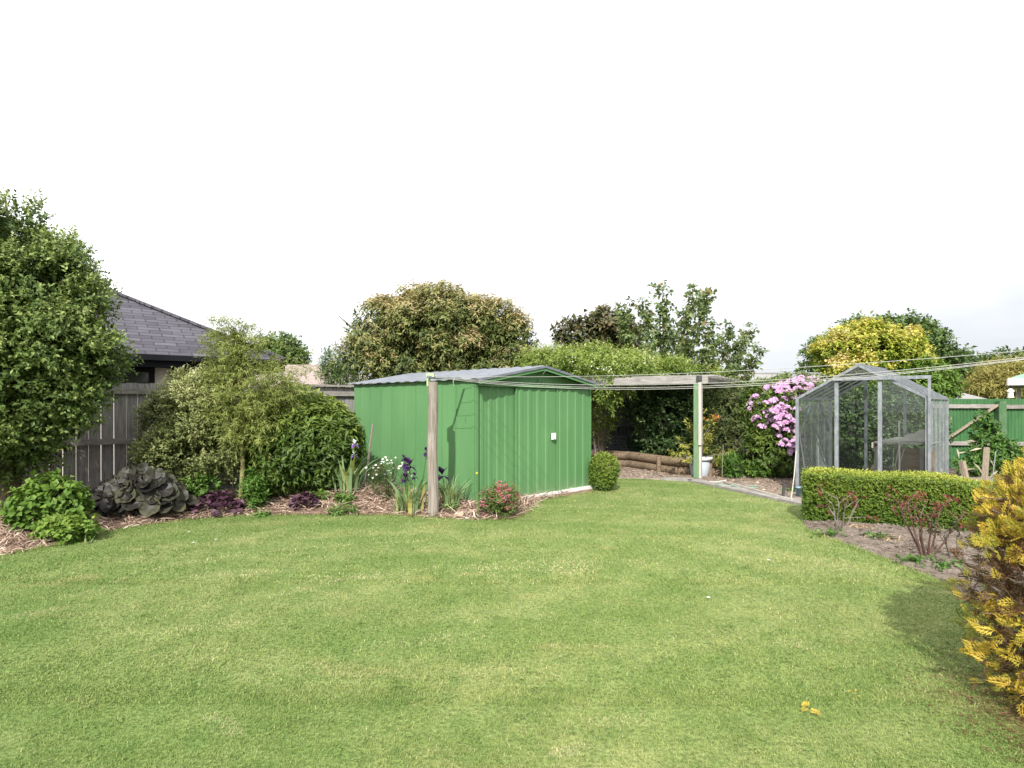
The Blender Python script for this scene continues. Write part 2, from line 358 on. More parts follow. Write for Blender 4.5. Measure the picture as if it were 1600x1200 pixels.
MWC = {}
def tag(o, label=None, cat=None, group=None, kind=None):
    if label: o['label'] = label
    if cat: o['category'] = cat
    if group: o['group'] = group
    if kind: o['kind'] = kind
    return o
def thing(name, label, cat, loc=(0, 0, 0), rz=0.0, group=None):
    o = bpy.data.objects.new(name, None); COL.objects.link(o)
    o.empty_display_size = .2
    o.location = loc; o.rotation_euler = (0, 0, rz)
    MWC[o.name] = Matrix.Translation(Vector(loc)) @ Matrix.Rotation(rz, 4, 'Z')
    return tag(o, label, cat, group)
def part(mb, name, mats, parent, **k): return mb.build(name, mats, parent, world=False, **k)

# leaf shapes: x across, y along, z up
def leaf_tpl(w, fold=.14, tipdrop=.1):
    return (np.array([(0, 0, 0), (w / 2, .45, fold * w), (0, 1, -tipdrop), (-w / 2, .45, fold * w), (0, .5, 0)], float), np.array([(0, 1, 2, 4), (0, 4, 2, 3)]))
OVAL = leaf_tpl(.55); LANCE = leaf_tpl(.30); BROAD = leaf_tpl(.78); NARROW = leaf_tpl(.16)
QUAD = (np.array([(0, 0, 0), (.28, .5, .03), (0, 1, -.05), (-.28, .5, .03)], float), np.array([(0, 1, 2, 3)]))
def disc_tpl(n=13, wav=.07):
    th = np.linspace(-pi / 2 + .25, 1.5 * pi - .25, n)
    v = [(0, .12, -.06)] + [(.5 * math.cos(a), .5 + .48 * math.sin(a), .10 + wav * math.cos(4.3 * a)) for a in th] + [(0, .5, -.06)]
    c = len(v) - 1
    f = [(c, i, i + 1) for i in range(1, n)] + [(c, 0, 1), (c, n, 0)]
    return np.array(v, float), np.array(f)
DISC = disc_tpl()
def big_disc():
    n = 25; th = np.linspace(-pi / 2 + .20, 1.5 * pi - .20, n); v = [(0, .40, -.10)]
    for r in (.55, 1.0):
        v += [(.52 * r * math.cos(a), .40 + .02 * r + .56 * r * math.sin(a) * (.9 if math.sin(a) < 0 else 1), -.10 + .20 * r ** 2 + (.055 if i % 4 == 2 else -.012) * r + .05 * r * math.cos(3 * a)) for i, a in enumerate(th)]
    f = [(0, 1 + i, 2 + i) for i in range(n - 1)]
    f += [(1 + i, 1 + n + i, 2 + n + i) for i in range(n - 1)] + [(1 + i, 2 + n + i, 2 + i) for i in range(n - 1)]
    off = np.array([-.10] + [(.02 if i % 4 == 2 else -.04) for i in range(n)] + [(.16 if i % 4 == 2 else .07) for i in range(n)])
    return np.array(v, float), np.array(f), off
BIGDISC = big_disc()
def spray_tpl():
    v = []; f = []
    def lobe(p, d, L, w, z):
        d = np.array(d, float) / np.linalg.norm(d); x = np.array((d[1], -d[0]))
        b = len(v)
        for u, s in ((0, .25), (.55, 1), (1, 0), (.55, -1)):
            q = np.array(p) + d * L * u + x * w * s; v.append((q[0], q[1], z * u))
        f.append((b, b + 1, b + 2, b + 3))
    lobe((0, 0), (0, 1), 1.0, .030, -.12)
    for i, t in enumerate((.16, .34, .52, .70)):
        for sg in (-1, 1):
            L = .50 * (1.12 - t)
            dx, dy = sg * .62, .78
            lobe((0, t), (dx, dy), L, .030, .12)
            lobe((dx * L * .40, t + dy * L * .40), (sg * .05, 1), L * .62, .024, .06)
            lobe((dx * L * .30, t + dy * L * .30), (sg * 1, .35), L * .42, .022, .10)
    return np.array(v, float), np.array(f)
SPRAY = spray_tpl()

def place(mb, tpl, P, A, Nn, S, tint, mat=0, wsc=None):
    tv, tf = tpl; N = len(P)
    if N == 0: return
    A = unit(A); x = np.cross(A, Nn); bad = np.linalg.norm(x, axis=1) < 1e-4
    x[bad] = np.cross(A[bad], np.array((.3, .5, .8))); x = unit(x); n = np.cross(x, A)
    S = np.broadcast_to(S, (N,)); w = np.ones(N) if wsc is None else wsc
    v = P[:, None] + S[:, None, None] * (tv[None, :, 0, None] * w[:, None, None] * x[:, None] + tv[None, :, 1, None] * A[:, None] + tv[None, :, 2, None] * n[:, None])
    f = tf[None] + (np.arange(N) * len(tv))[:, None, None]
    mb.add(v.reshape(-1, 3), f.reshape(-1, tf.shape[1]), (np.asarray(tint).ravel() if np.ndim(tint) == 2 else np.repeat(np.broadcast_to(tint, (N,)), len(tv))), mat)

def rdir(n): return unit(R.normal(size=(n, 3)))
_nd = unit(np.random.default_rng(3).normal(size=(9, 3))); _np = np.random.default_rng(4).uniform(0, 6.28, 9)
def snoise(p, f):
    fr = f * np.array([1, 1.3, 1.7, 2.1, 2.7, .8, 1.1, 3.1, 3.7])
    return np.sin((p @ _nd.T) * fr + _np) @ np.array([1, .9, .8, .6, .5, 1, .9, .4, .3]) / 6.4

def sprigs(mb, P, D, L, k, tpl, size, tint, spread=.75, droop=0.0, tipgain=.2, jit=.1, mat=0, var=.25):
    N = len(P)
    if N == 0: return
    D = unit(D)
    t = (np.arange(k) + .6) / k
    L = np.broadcast_to(L, (N,))
    pos = P[:, None] + D[:, None] * (L[:, None] * t)[..., None]
    pos[..., 2] -= droop * L[:, None] * t ** 2 * .5
    Dk = np.repeat(D, k, 0)
    Rr = rdir(N * k); Rr = unit(Rr - (Rr * Dk).sum(1, keepdims=True) * Dk)
    tt = np.tile(t, N)
    sp = spread * (1.1 - .45 * tt)
    A = Dk * (1 - sp)[:, None] + Rr * sp[:, None]; A[:, 2] -= droop * .6
    Nn = Dk * .8 + np.array((0, 0, .6)) + .35 * R.normal(size=(N * k, 3))
    S = size * R.uniform(1 - var * 1.3, 1 + var, N * k)
    ti = np.repeat(np.broadcast_to(tint, (N,)), k) + tipgain * (tt - .5) + jit * R.normal(size=N * k)
    place(mb, tpl, pos.reshape(-1, 3), A, Nn, S, np.clip(ti, 0, 1), mat)

def lobe_pts(lobes, n, shell=(.72, 1.04), bump=.16, bf=3.0, face=None, cull=True):
    """points and outward directions spread over the outer skin of a union of ellipsoids"""
    L = np.array(lobes, float); C = L[:, :3]; Q = L[:, 3:6]
    w = (Q[:, 0] * Q[:, 1] + Q[:, 1] * Q[:, 2] + Q[:, 0] * Q[:, 2]); w = w / w.sum()
    idx = R.choice(len(L), size=int(n * 1.9), p=w)
    d = rdir(len(idx))
    if face is not None:     # most leaves face the garden; the far side gets fewer
        keep = (d[:, 1] < .35) | (R.random(len(d)) < face)
        d = d[keep]; idx = idx[keep]
    r = R.uniform(shell[0] ** 2, shell[1] ** 2, len(idx)) ** .5
    p = C[idx] + d * Q[idx] * r[:, None]
    nz = snoise(p, bf)
    p = C[idx] + d * Q[idx] * (r * (1 + bump * nz))[:, None]
    if cull and len(L) > 1:
        dist = (((p[:, None] - C[None]) / Q[None]) ** 2).sum(-1) ** .5
        dist[np.arange(len(p)), idx] = 9
        keep = dist.min(1) > .66
        p = p[keep]; d = d[keep]; idx = idx[keep]; nz = nz[keep]
    p = p[:n]; d = d[:n]; idx = idx[:n]; nz = nz[:n]
    o = unit(d / Q[idx])
    return p, o, nz

def trunk_mesh(base, top, r0, r1, lobes=(), wob=.05, rl=.35, n=8):
    mb = MB(); base = np.array(base, float); top = np.array(top, float)
    t = np.linspace(0, 1, 7)[:, None]
    pts = base + (top - base) * t + R.normal(size=(7, 3)) * wob * np.array((1, 1, .2)) * (t > 0) * (t < 1)
    mb.tube(pts, np.linspace(r0, r1, 7) * np.array([1.25, 1.05, 1, 1, 1, 1, 1]), n)
    for l in lobes:
        c = np.array(l[:3], float); s = pts[random.randint(3, 6)]
        m = (s + c) / 2 + R.normal(size=3) * .08; m[2] += .05
        m2 = c + (c - s) * .25
        mb.tube([s, (s + m) / 2, m, c, m2], np.array([1, .9, .75, .5, .2]) * r1 * rl * 2, 6)
    return mb

def foliage_tree(name, label, cat, base, lobes, n, tpl, size, mat, k=6, L=.18, tint=.4, tvar=.2, spread=.75, droop=0., shell=(.7, 1.05), bump=.16, bf=3., bark_m=None,
                 r0=.09, r1=.05, inner=.25, face=.4, group=None, up=.35, crown_name='crown', trunk_name='trunk', tipgain=.2, rnd=.35, ttop=None, zmin=None, jit=.1, clump=None):
    t = thing(name, label, cat, base, 0, group)
    c = np.array([l[:3] for l in lobes]).mean(0)
    tm = trunk_mesh(base, (c[0], c[1], c[2]), r0, r1, lobes if len(lobes) < 14 else lobes[:14])
    tm.build(trunk_name, bark_m or bark, t, smooth=True)
    mb = MB()
    if clump:       # boughs: many small leafy heads over the crown, with gaps between them
        m, rad = clump
        sh = .75 * rad; small = [(*l[:3], *(max(q - sh, .45 * q) for q in l[3:6])) for l in lobes]
        pc, oc, nc = lobe_pts(small, m, (.80, 1.02), bump, bf, face)
        rr = rad * R.uniform(.6, 1.35, len(pc)); ct = R.normal(size=len(pc)) * .5
        i = R.choice(len(pc), n, p=rr ** 2 / (rr ** 2).sum())
        dd = unit(rdir(n) + oc[i] * .75 + np.array((0, 0, .25)))
        p = pc[i] + dd * (rr[i] * R.uniform(.45, 1.05, n))[:, None] * np.array((1, 1, .85))
        o = unit(dd * .8 + oc[i] * .4); nz = .5 * nc[i] + ct[i]
    else:
        p, o, nz = lobe_pts(lobes, n, shell, bump, bf, face)
    if zmin is not None:
        kz = p[:, 2] > zmin; p, o, nz = p[kz], o[kz], nz[kz]
    D = o * .75 + np.array((0, 0, up)) + rnd * R.normal(size=p.shape)
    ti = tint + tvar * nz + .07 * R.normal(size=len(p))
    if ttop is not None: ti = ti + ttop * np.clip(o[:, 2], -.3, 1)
    sprigs(mb, p, D, L * R.uniform(.6, 1.3, len(p)), k, tpl, size, ti, spread, droop, tipgain, jit)
    if inner:
        p, o, nz = lobe_pts(lobes, int(n * inner), (.25, .80 if clump else .72), .1, bf, None, False)
        if zmin is not None:
            kz = p[:, 2] > zmin; p, o, nz = p[kz], o[kz], nz[kz]
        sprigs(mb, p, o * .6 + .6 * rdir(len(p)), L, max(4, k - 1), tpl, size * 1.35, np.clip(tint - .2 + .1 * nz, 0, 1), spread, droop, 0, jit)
    mb.build(crown_name, mat, t)
    return t

def blades(mb, P, H, h, lean, w, tint, seg=4, mat=0, curl=0.0):
    """strap leaves: rise from P, lean out along H"""
    N = len(P); P = np.asarray(P, float); H = unit(np.c_[H[:, :2], np.zeros(N)])
    h = np.broadcast_to(h, (N,)); lean = np.broadcast_to(lean, (N,)); w = np.broadcast_to(w, (N,))
    side = np.c_[-H[:, 1], H[:, 0], np.zeros(N)]
    yaw = R.uniform(-.9, .9, N); side = unit(side * np.cos(yaw)[:, None] + H * np.sin(yaw)[:, None])
    t = np.linspace(0, 1, seg + 1)
    wid = np.where(t < .99, np.interp(t, [0, .3, .7, 1], [.75, 1, .75, .04]), .04)
    cx = P[:, None] + H[:, None] * (lean[:, None] * t ** 2)[..., None]
    cx[..., 2] += h[:, None] * (t - curl * t ** 3)
    a = cx + side[:, None] * (w[:, None] * wid / 2)[..., None]; b = cx - side[:, None] * (w[:, None] * wid / 2)[..., None]
    v = np.stack([a, b], 2).reshape(N, -1, 3)
    f = np.array([(2 * i, 2 * i + 1, 2 * i + 3, 2 * i + 2) for i in range(seg)])
    F = f[None] + (np.arange(N) * v.shape[1])[:, None, None]
    mb.add(v.reshape(-1, 3), F.reshape(-1, 4), np.repeat(np.broadcast_to(tint, (N,)), v.shape[1]), mat)

def poly_sd(p, poly):
    """signed distance to a polygon, positive inside"""
    poly = np.array(poly, float); a = poly; b = np.roll(poly, -1, 0)
    d = np.full(len(p), 1e9); ins = np.zeros(len(p), bool)
    for i in range(len(a)):
        e = b[i] - a[i]; w = p - a[i]
        t = np.clip((w @ e) / (e @ e), 0, 1)
        d = np.minimum(d, np.linalg.norm(w - t[:, None] * e, axis=1))
        c = ((a[i, 1] > p[:, 1]) != (b[i, 1] > p[:, 1])) & (p[:, 0] < e[0] * (p[:, 1] - a[i, 1]) / (e[1] if abs(e[1]) > 1e-9 else 1e-9) + a[i, 0])
        ins ^= c
    return np.where(ins, d, -d)

# ------------------------------------------------------------------ ground, lawn, beds
g = MB(); S_ = 400.0
g.add([(-S_, -60, 0), (S_, -60, 0), (S_, 800, 0), (-S_, 800, 0)], [(0, 1, 2, 3)])
tag(g.build('ground', earth_m, tint=False), kind='structure')

LAWN_EDGE_L = [(-5.6, 5.0), (-5.0, 5.94), (-4.75, 6.75), (-4.62, 7.3), (-4.14, 7.85), (-3.58, 8.12), (-2.76, 8.2), (-1.72, 8.18), (-1.04, 7.98), (-.49, 7.80), (.02, 7.82), (.24, 8.5), (.38, 9.1), (.52, 9.45), (1.44, 10.4)]
BED_L = LAWN_EDGE_L + [(1.25, 10.7), (-.5, 12.4), (-2.4, 12.2), (-4.7, 10.3), (-6.9, 8.4), (-9.5, 6.2), (-8.5, 4.2)]
def bed_l_h(p):
    sd = poly_sd(p, BED_L)
    q = np.c_[p, np.zeros(len(p))]
    h = np.where(sd < 0, sd * .6, .10 * (1 - np.exp(-np.maximum(sd, 0) / .25))) + .018 * snoise(q, 9) * (sd > -.05) + .012 * snoise(q, 27)
    h += .17 * np.exp(-(((p[:, 0] + 2.35) / .75) ** 2 + ((p[:, 1] - 8.95) / .55) ** 2))
    return h
def sheet(name, mat, x0, x1, y0, y1, step, hf, keep=None):
    nx = int((x1 - x0) / step) + 1; ny = int((y1 - y0) / step) + 1
    xs = np.linspace(x0, x1, nx); ys = np.linspace(y0, y1, ny)
    gx, gy = np.meshgrid(xs, ys); p = np.c_[gx.ravel(), gy.ravel()]
    z = hf(p)
    i = np.arange(nx * ny).reshape(ny, nx)
    f = np.stack([i[:-1, :-1].ravel(), i[:-1, 1:].ravel(), i[1:, 1:].ravel(), i[1:, :-1].ravel()], 1)
    if keep is not None:
        k = keep(p); f = f[k[f].any(1)]
        u, inv = np.unique(f, return_inverse=True); f = inv.reshape(-1, 4); p = p[u]; z = z[u]
    mb = MB(); mb.add(np.c_[p, z], f)
    return mb.build(name, mat, smooth=True, tint=False)
LAWN = [(-12, -3), (12, -3), (12, 3.2), (3.55, 4.6), (3.58, 6), (3.52, 6.7), (3.47, 7.3), (3.72, 7.75), (4.36, 8.95), (4.33, 9.13), (3.56, 11.75), (2.4, 12.25), (2.0, 12.2), (1.55, 11.0)] + LAWN_EDGE_L[::-1] + [(-12, 4.5)]
def lawn_h(p):
    q = np.c_[p, np.zeros(len(p))]
    return .006 + .010 * (1 + snoise(q, 1.1)) * np.clip((p[:, 1] - .5) / 2, 0, 1)
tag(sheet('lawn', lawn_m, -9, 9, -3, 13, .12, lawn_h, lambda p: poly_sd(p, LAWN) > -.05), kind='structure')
tag(sheet('mulch_bed', mulch_m, -10, 1.6, 4, 13, .05, bed_l_h, lambda p: poly_sd(p, BED_L) > -.09), kind='structure')
BED_R = [(3.50, 7.28), (3.53, 6.7), (3.6, 5.94), (3.6, 5.36), (3.55, 4.8), (3.4, 4.3), (4.5, 3.9), (7.5, 5.2), (7.5, 7.4), (5, 8.2), (3.75, 7.9)]
def bed_r_h(p):
    sd = poly_sd(p, BED_R); q = np.c_[p, np.zeros(len(p))]
    return np.where(sd < 0, sd * .6, .045 * (1 - np.exp(-np.maximum(sd, 0) / .15))) + (.014 * snoise(q, 11) + .008 * snoise(q, 35) + .004) * (sd > -.08) + .008
tag(sheet('soil_bed', soil_m, 3, 7.6, 3.8, 8.3, .04, bed_r_h, lambda p: poly_sd(p, BED_R) > -.09), kind='structure')
PATH = [(1.9, 12.15), (2.4, 12.2), (3.5, 11.72), (4.25, 9.1), (4.25, 8.85), (5.2, 8.0), (9, 8.0), (14, 9.5), (14, 16), (4, 16), (1, 16), (.8, 13)]
def path_h(p):
    sd = poly_sd(p, PATH); q = np.c_[p, np.zeros(len(p))]
    return np.where(sd < 0, sd * .5, .028) + .010 * snoise(q, 8) + .006 * snoise(q, 23)
tag(sheet('dirt_path', path_m, .6, 14, 7.8, 16, .06, path_h, lambda p: poly_sd(p, PATH) > -.1), kind='structure')

# concrete mowing strip between lawn and dirt
ms = MB()
cp = [(3.0, 12.05), (3.5, 11.78), (3.86, 10.6), (4.2, 9.4), (4.42, 8.7)]
for (a, b) in zip(cp[:-1], cp[1:]):
    ms.beam((a[0], a[1], .025), (b[0], b[1], .025), .26, .06)
tag(ms.build('concrete_kerb', concrete, tint=False), kind='structure')

def G(px, py):
    Y = CAM_H * FPX / (py - HOR); return (X(px, Y), Y)
WORN = [(G(348, 1136), -.55, .16, .05, .75), (G(362, 1152), -.2, .10, .04, .7), (G(52, 962), .55, .32, .07, .7), (G(365, 900), .15, .42, .12, .5), (G(715, 1000), .2, .25, .12, .35), (G(620, 1010), .4, .30, .10, .35), (G(880, 890), .1, .40, .20, .4), (G(760, 892), .1, .35, .12, .45), (G(1478, 930), -.3, .30, .05, .7),
    (G(330, 985), .4, .30, .10, .35), (G(980, 1130), .2, .20, .08, .3), (G(1250, 1010), -.3, .2, .1, .3), (G(560, 905), .2, .5, .12, .35), (G(890, 1180), .3, .12, .05, .5), (G(140, 930), .4, .35, .08, .35)]
arc = [(120, 935), (220, 898), (330, 876), (450, 862), (560, 853), (680, 847)]
arc2 = [(430, 935), (560, 905), (700, 888), (860, 880), (1000, 882)]
SCUFF = [(G(*u), G(*v), .05, .60) for u, v in zip(arc[:-1], arc[1:])] + [(G(*u), G(*v), .07, .36) for u, v in zip(arc2[:-1], arc2[1:])]
# grass blades ------------------------------------------------
def grass():
    mb = MB()
    def patch(n, y0, y1, hmin, hmax, w):
        y = R.uniform(y0 ** .5, y1 ** .5, n) ** 2
        x = R.uniform(-1, 1, n) * (y * .90 + .3)
        p = np.c_[x, y]
        q = np.c_[p, np.zeros(n)]
        keep = poly_sd(p, LAWN) > R.uniform(-.05, .03, n)
        dens = .5 + .5 * snoise(q, 6) + .30 * snoise(q, 33)
        keep &= R.random(n) < .42 + .75 * dens
        p = p[keep]; q = q[keep]; n = len(p)
        h = R.uniform(hmin, hmax, n) * (1 + .35 * snoise(q, 8))
        a = R.uniform(0, 2 * pi, n); dirv = np.c_[np.cos(a), np.sin(a), np.zeros(n)]
        lean = h * R.uniform(.2, 1.4, n)
        base = np.c_[p, lawn_h(p) - .002]
        sd = np.c_[-dirv[:, 1], dirv[:, 0], np.zeros(n)]
        tw = R.uniform(-1, 1, n); sd = unit(sd * np.cos(tw)[:, None] + dirv * np.sin(tw)[:, None]) * (w * R.uniform(.6, 1.3, n))[:, None]
        mid = base + dirv * (lean * .35)[:, None]; mid[:, 2] += h * .62
        tip = base + dirv * lean[:, None]; tip[:, 2] += h * R.uniform(.65, 1, n)
        v = np.stack([base - sd, base + sd, mid + sd * .8, mid - sd * .8, tip], 1)
        i = np.arange(n)[:, None] * 5
        ti = np.clip(.42 + .24 * R.normal(size=n) + .16 * snoise(q, 14), 0, .9); ti[R.random(n) < .03] = 1
        for c, ax, r1, r2, pr in WORN:
            e = p - np.array(c); ca, sa = math.cos(ax), math.sin(ax)
            k = ((e[:, 0] * ca + e[:, 1] * sa) / r1) ** 2 + ((-e[:, 0] * sa + e[:, 1] * ca) / r2) ** 2 < R.uniform(.1, 1.3, n)
            ti[k & (R.random(n) < min(.95, pr * 1.35))] = 1
        for A, B, wd, pr in SCUFF:
            A = np.array(A); e = np.array(B) - A; u = ((p - A) @ e) / (e @ e); dd = np.linalg.norm(p - A - np.clip(u, 0, 1)[:, None] * e, axis=1)
            ti[(dd < wd * R.uniform(.3, 1.2, n)) & (R.random(n) < pr)] = 1
        ti = np.repeat(ti, 5)
        mb.add(v.reshape(-1, 3), i + np.array([[0, 1, 2, 3]]), ti)
        mb.f[3].append(i + np.array([[3, 2, 4]]) + mb.n - len(v) * 5); mb.m[3].append(np.zeros(n, np.int32))
    patch(230000, 1.55, 3.2, .007, .018, .0015)
    patch(170000, 3.0, 5.2, .008, .020, .0024)
    patch(120000, 5.0, 8.6, .009, .022, .0040)
    patch(45000, 8.4, 12.4, .010, .024, .0065)
    # clover and small flat weeds in the turf
    m = 520; yc = R.uniform(1.7 ** .5, 6.5 ** .5, m) ** 2; xc = R.uniform(-1, 1, m) * yc * .88; kk = poly_sd(np.c_[xc, yc], LAWN) > .1; xc, yc = xc[kk], yc[kk]; m = len(xc)
    rep_ = 16; rr = R.uniform(.01, .055, m); cx = np.repeat(xc, rep_) + np.repeat(rr, rep_) * R.normal(size=m * rep_); cy = np.repeat(yc, rep_) + np.repeat(rr, rep_) * R.normal(size=m * rep_)
    an = R.uniform(0, 6.28, m * rep_); pp = np.c_[cx, cy]
    place(mb, BROAD, np.c_[pp, lawn_h(pp) + R.uniform(.006, .016, m * rep_)], np.c_[np.cos(an), np.sin(an), R.uniform(0, .5, m * rep_)], np.array((0, 0, 1.)) + .3 * R.normal(size=(m * rep_, 3)), R.uniform(.008, .016, m * rep_), np.clip(.12 + .12 * R.normal(size=m * rep_), 0, .5))
    # ragged taller fringe along the bed edges
    e = np.array(LAWN_EDGE_L + [(9, 9)] + [(3.45, 7.3), (3.5, 6.7), (3.57, 5.94), (3.57, 5.36), (3.52, 4.8)])
    P = []
    for a, b in zip(e[:-1], e[1:]):
        if a[0] > 8 or b[0] > 8: continue
        m = int(np.linalg.norm(b - a) * 420); t = R.random(m)[:, None]
        P.append(a + (b - a) * t + R.normal(size=(m, 2)) * .03)
    P = np.concatenate(P); n = len(P)
    a = R.uniform(0, 2 * pi, n)
    blades(mb, np.c_[P, np.full(n, .0)], np.c_[np.cos(a), np.sin(a)], R.uniform(.02, .06, n), R.uniform(.01, .05, n), .005, np.clip(.4 + .2 * R.normal(size=n), 0, .9), 2)
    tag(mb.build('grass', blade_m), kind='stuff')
grass()

def straw():
    mb = MB()
    n = 46000
    p = np.c_[R.uniform(-7, .9, n), R.uniform(5.2, 10.4, n)]
    k = poly_sd(p, BED_L) > R.uniform(-.04, .05, n); p = p[k]; n = len(p)
    a = R.uniform(0, 2 * pi, n); el = R.uniform(-.15, .5, n)
    A = np.c_[np.cos(a) * np.cos(el), np.sin(a) * np.cos(el), np.sin(el)]
    P = np.c_[p, bed_l_h(p) + R.uniform(-.004, .026, n)]
    place(mb, (np.array([(-.5, 0, 0), (.5, 0, 0), (.4, .5, .1), (-.4, .5, .1), (.1, 1, 0), (-.1, 1, 0)], float), np.array([(0, 1, 2, 3), (3, 2, 4, 5)])),
          P, A, np.array((0, 0, 1.)) + .5 * R.normal(size=(n, 3)), R.uniform(.07, .20, n), np.clip(.55 + .27 * R.normal(size=n), 0, 1), 0, R.uniform(.05, .10, n))
    tag(mb.build('straw_mulch', straw_m), kind='stuff')
    # leaf litter under the shrubs by the dirt path and stalks on the rose bed
    mb = MB(); n = 2600
    p = np.c_[R.uniform(2.2, 6, n), R.uniform(9.5, 14.5, n)]
    k = (poly_sd(p, PATH) > .1) & (R.random(n) < np.clip((p[:, 1] - 10 + .5 * p[:, 0] - 1.6) / 3, .08, 1)); p = p[k]; n = len(p)
    a = R.uniform(0, 2 * pi, n)
    place(mb, OVAL, np.c_[p, path_h(p) + .006], np.c_[np.cos(a), np.sin(a), R.uniform(-.1, .3, n)], np.array((0, 0, 1.)) + .4 * R.normal(size=(n, 3)), R.uniform(.03, .08, n), np.clip(.35 + .25 * R.normal(size=n), 0, 1))
    tag(mb.build('leaf_litter', straw_m), kind='stuff')
straw()
def clods():
    mb = MB(); n = 7000
    p = np.c_[R.uniform(3.3, 6.4, n), R.uniform(4.3, 8.0, n)]; p = p[poly_sd(p, BED_R) > .02]
    q = np.c_[R.uniform(2.2, 6.5, n), R.uniform(8.6, 13, n)]; q = q[poly_sd(q, PATH) > .05]
    for pts, hf, k in ((p, bed_r_h, 1.0), (q, path_h, .8)):
        m = len(pts); sz = k * (.006 + .022 * R.random(m) ** 3)
        th = R.uniform(0, 6.28, m); c = np.c_[pts, hf(pts) + sz * .2]
        base = np.array([(1, 0, 0), (0, 1, 0), (-1, 0, 0), (0, -1, 0), (0, 0, .8), (0, 0, -.8)], float)
        v = base[None] * (sz[:, None, None] * R.uniform(.6, 1.3, (m, 6, 1)))
        ca, sa = np.cos(th)[:, None], np.sin(th)[:, None]
        v = np.stack([v[..., 0] * ca - v[..., 1] * sa, v[..., 0] * sa + v[..., 1] * ca, v[..., 2]], -1) + c[:, None]
        f = np.array([(0, 1, 4), (1, 2, 4), (2, 3, 4), (3, 0, 4), (1, 0, 5), (2, 1, 5), (3, 2, 5), (0, 3, 5)])
        mb.add(v.reshape(-1, 3), (f[None] + (np.arange(m) * 6)[:, None, None]).reshape(-1, 3))
    tag(mb.build('soil_clods', soil_m, tint=False), kind='stuff')
clods()

# ------------------------------------------------------------------ garden shed
def rib_wall(mb, x0, x1, z0, z1, y, ribs, rw=.022, depth=.014, fl=.010, axis='x'):
    """sheet-metal wall along x with raised ribs: (ribs = x positions), outer side towards -y; closed thickness"""
    prof = [(x0, 0)]
    for r in ribs:
        prof += [(r - rw - fl, 0), (r - rw, -depth), (r + rw, -depth), (r + rw + fl, 0)]
    prof += [(x1, 0)]
    P = [(a, y + b) for a, b in prof] + [(a, y + b + .012) for a, b in prof[::-1]]
    k = len(P)
    v = [(a, b, z0) for a, b in P] + [(a, b, z1) for a, b in P]
    f = [(i, (i + 1) % k, k + (i + 1) % k, k + i) for i in range(k)]
    n = k // 2
    f += [(k + i, k + i + 1, k + k - 2 - i, k + k - 1 - i) for i in range(n - 1)]
    v = np.array(v, float)
    if axis == 'y': v = np.stack([v[:, 1], v[:, 0], v[:, 2]], 1)     # swap: wall along y, outer side towards -x
    mb.add(v, f)

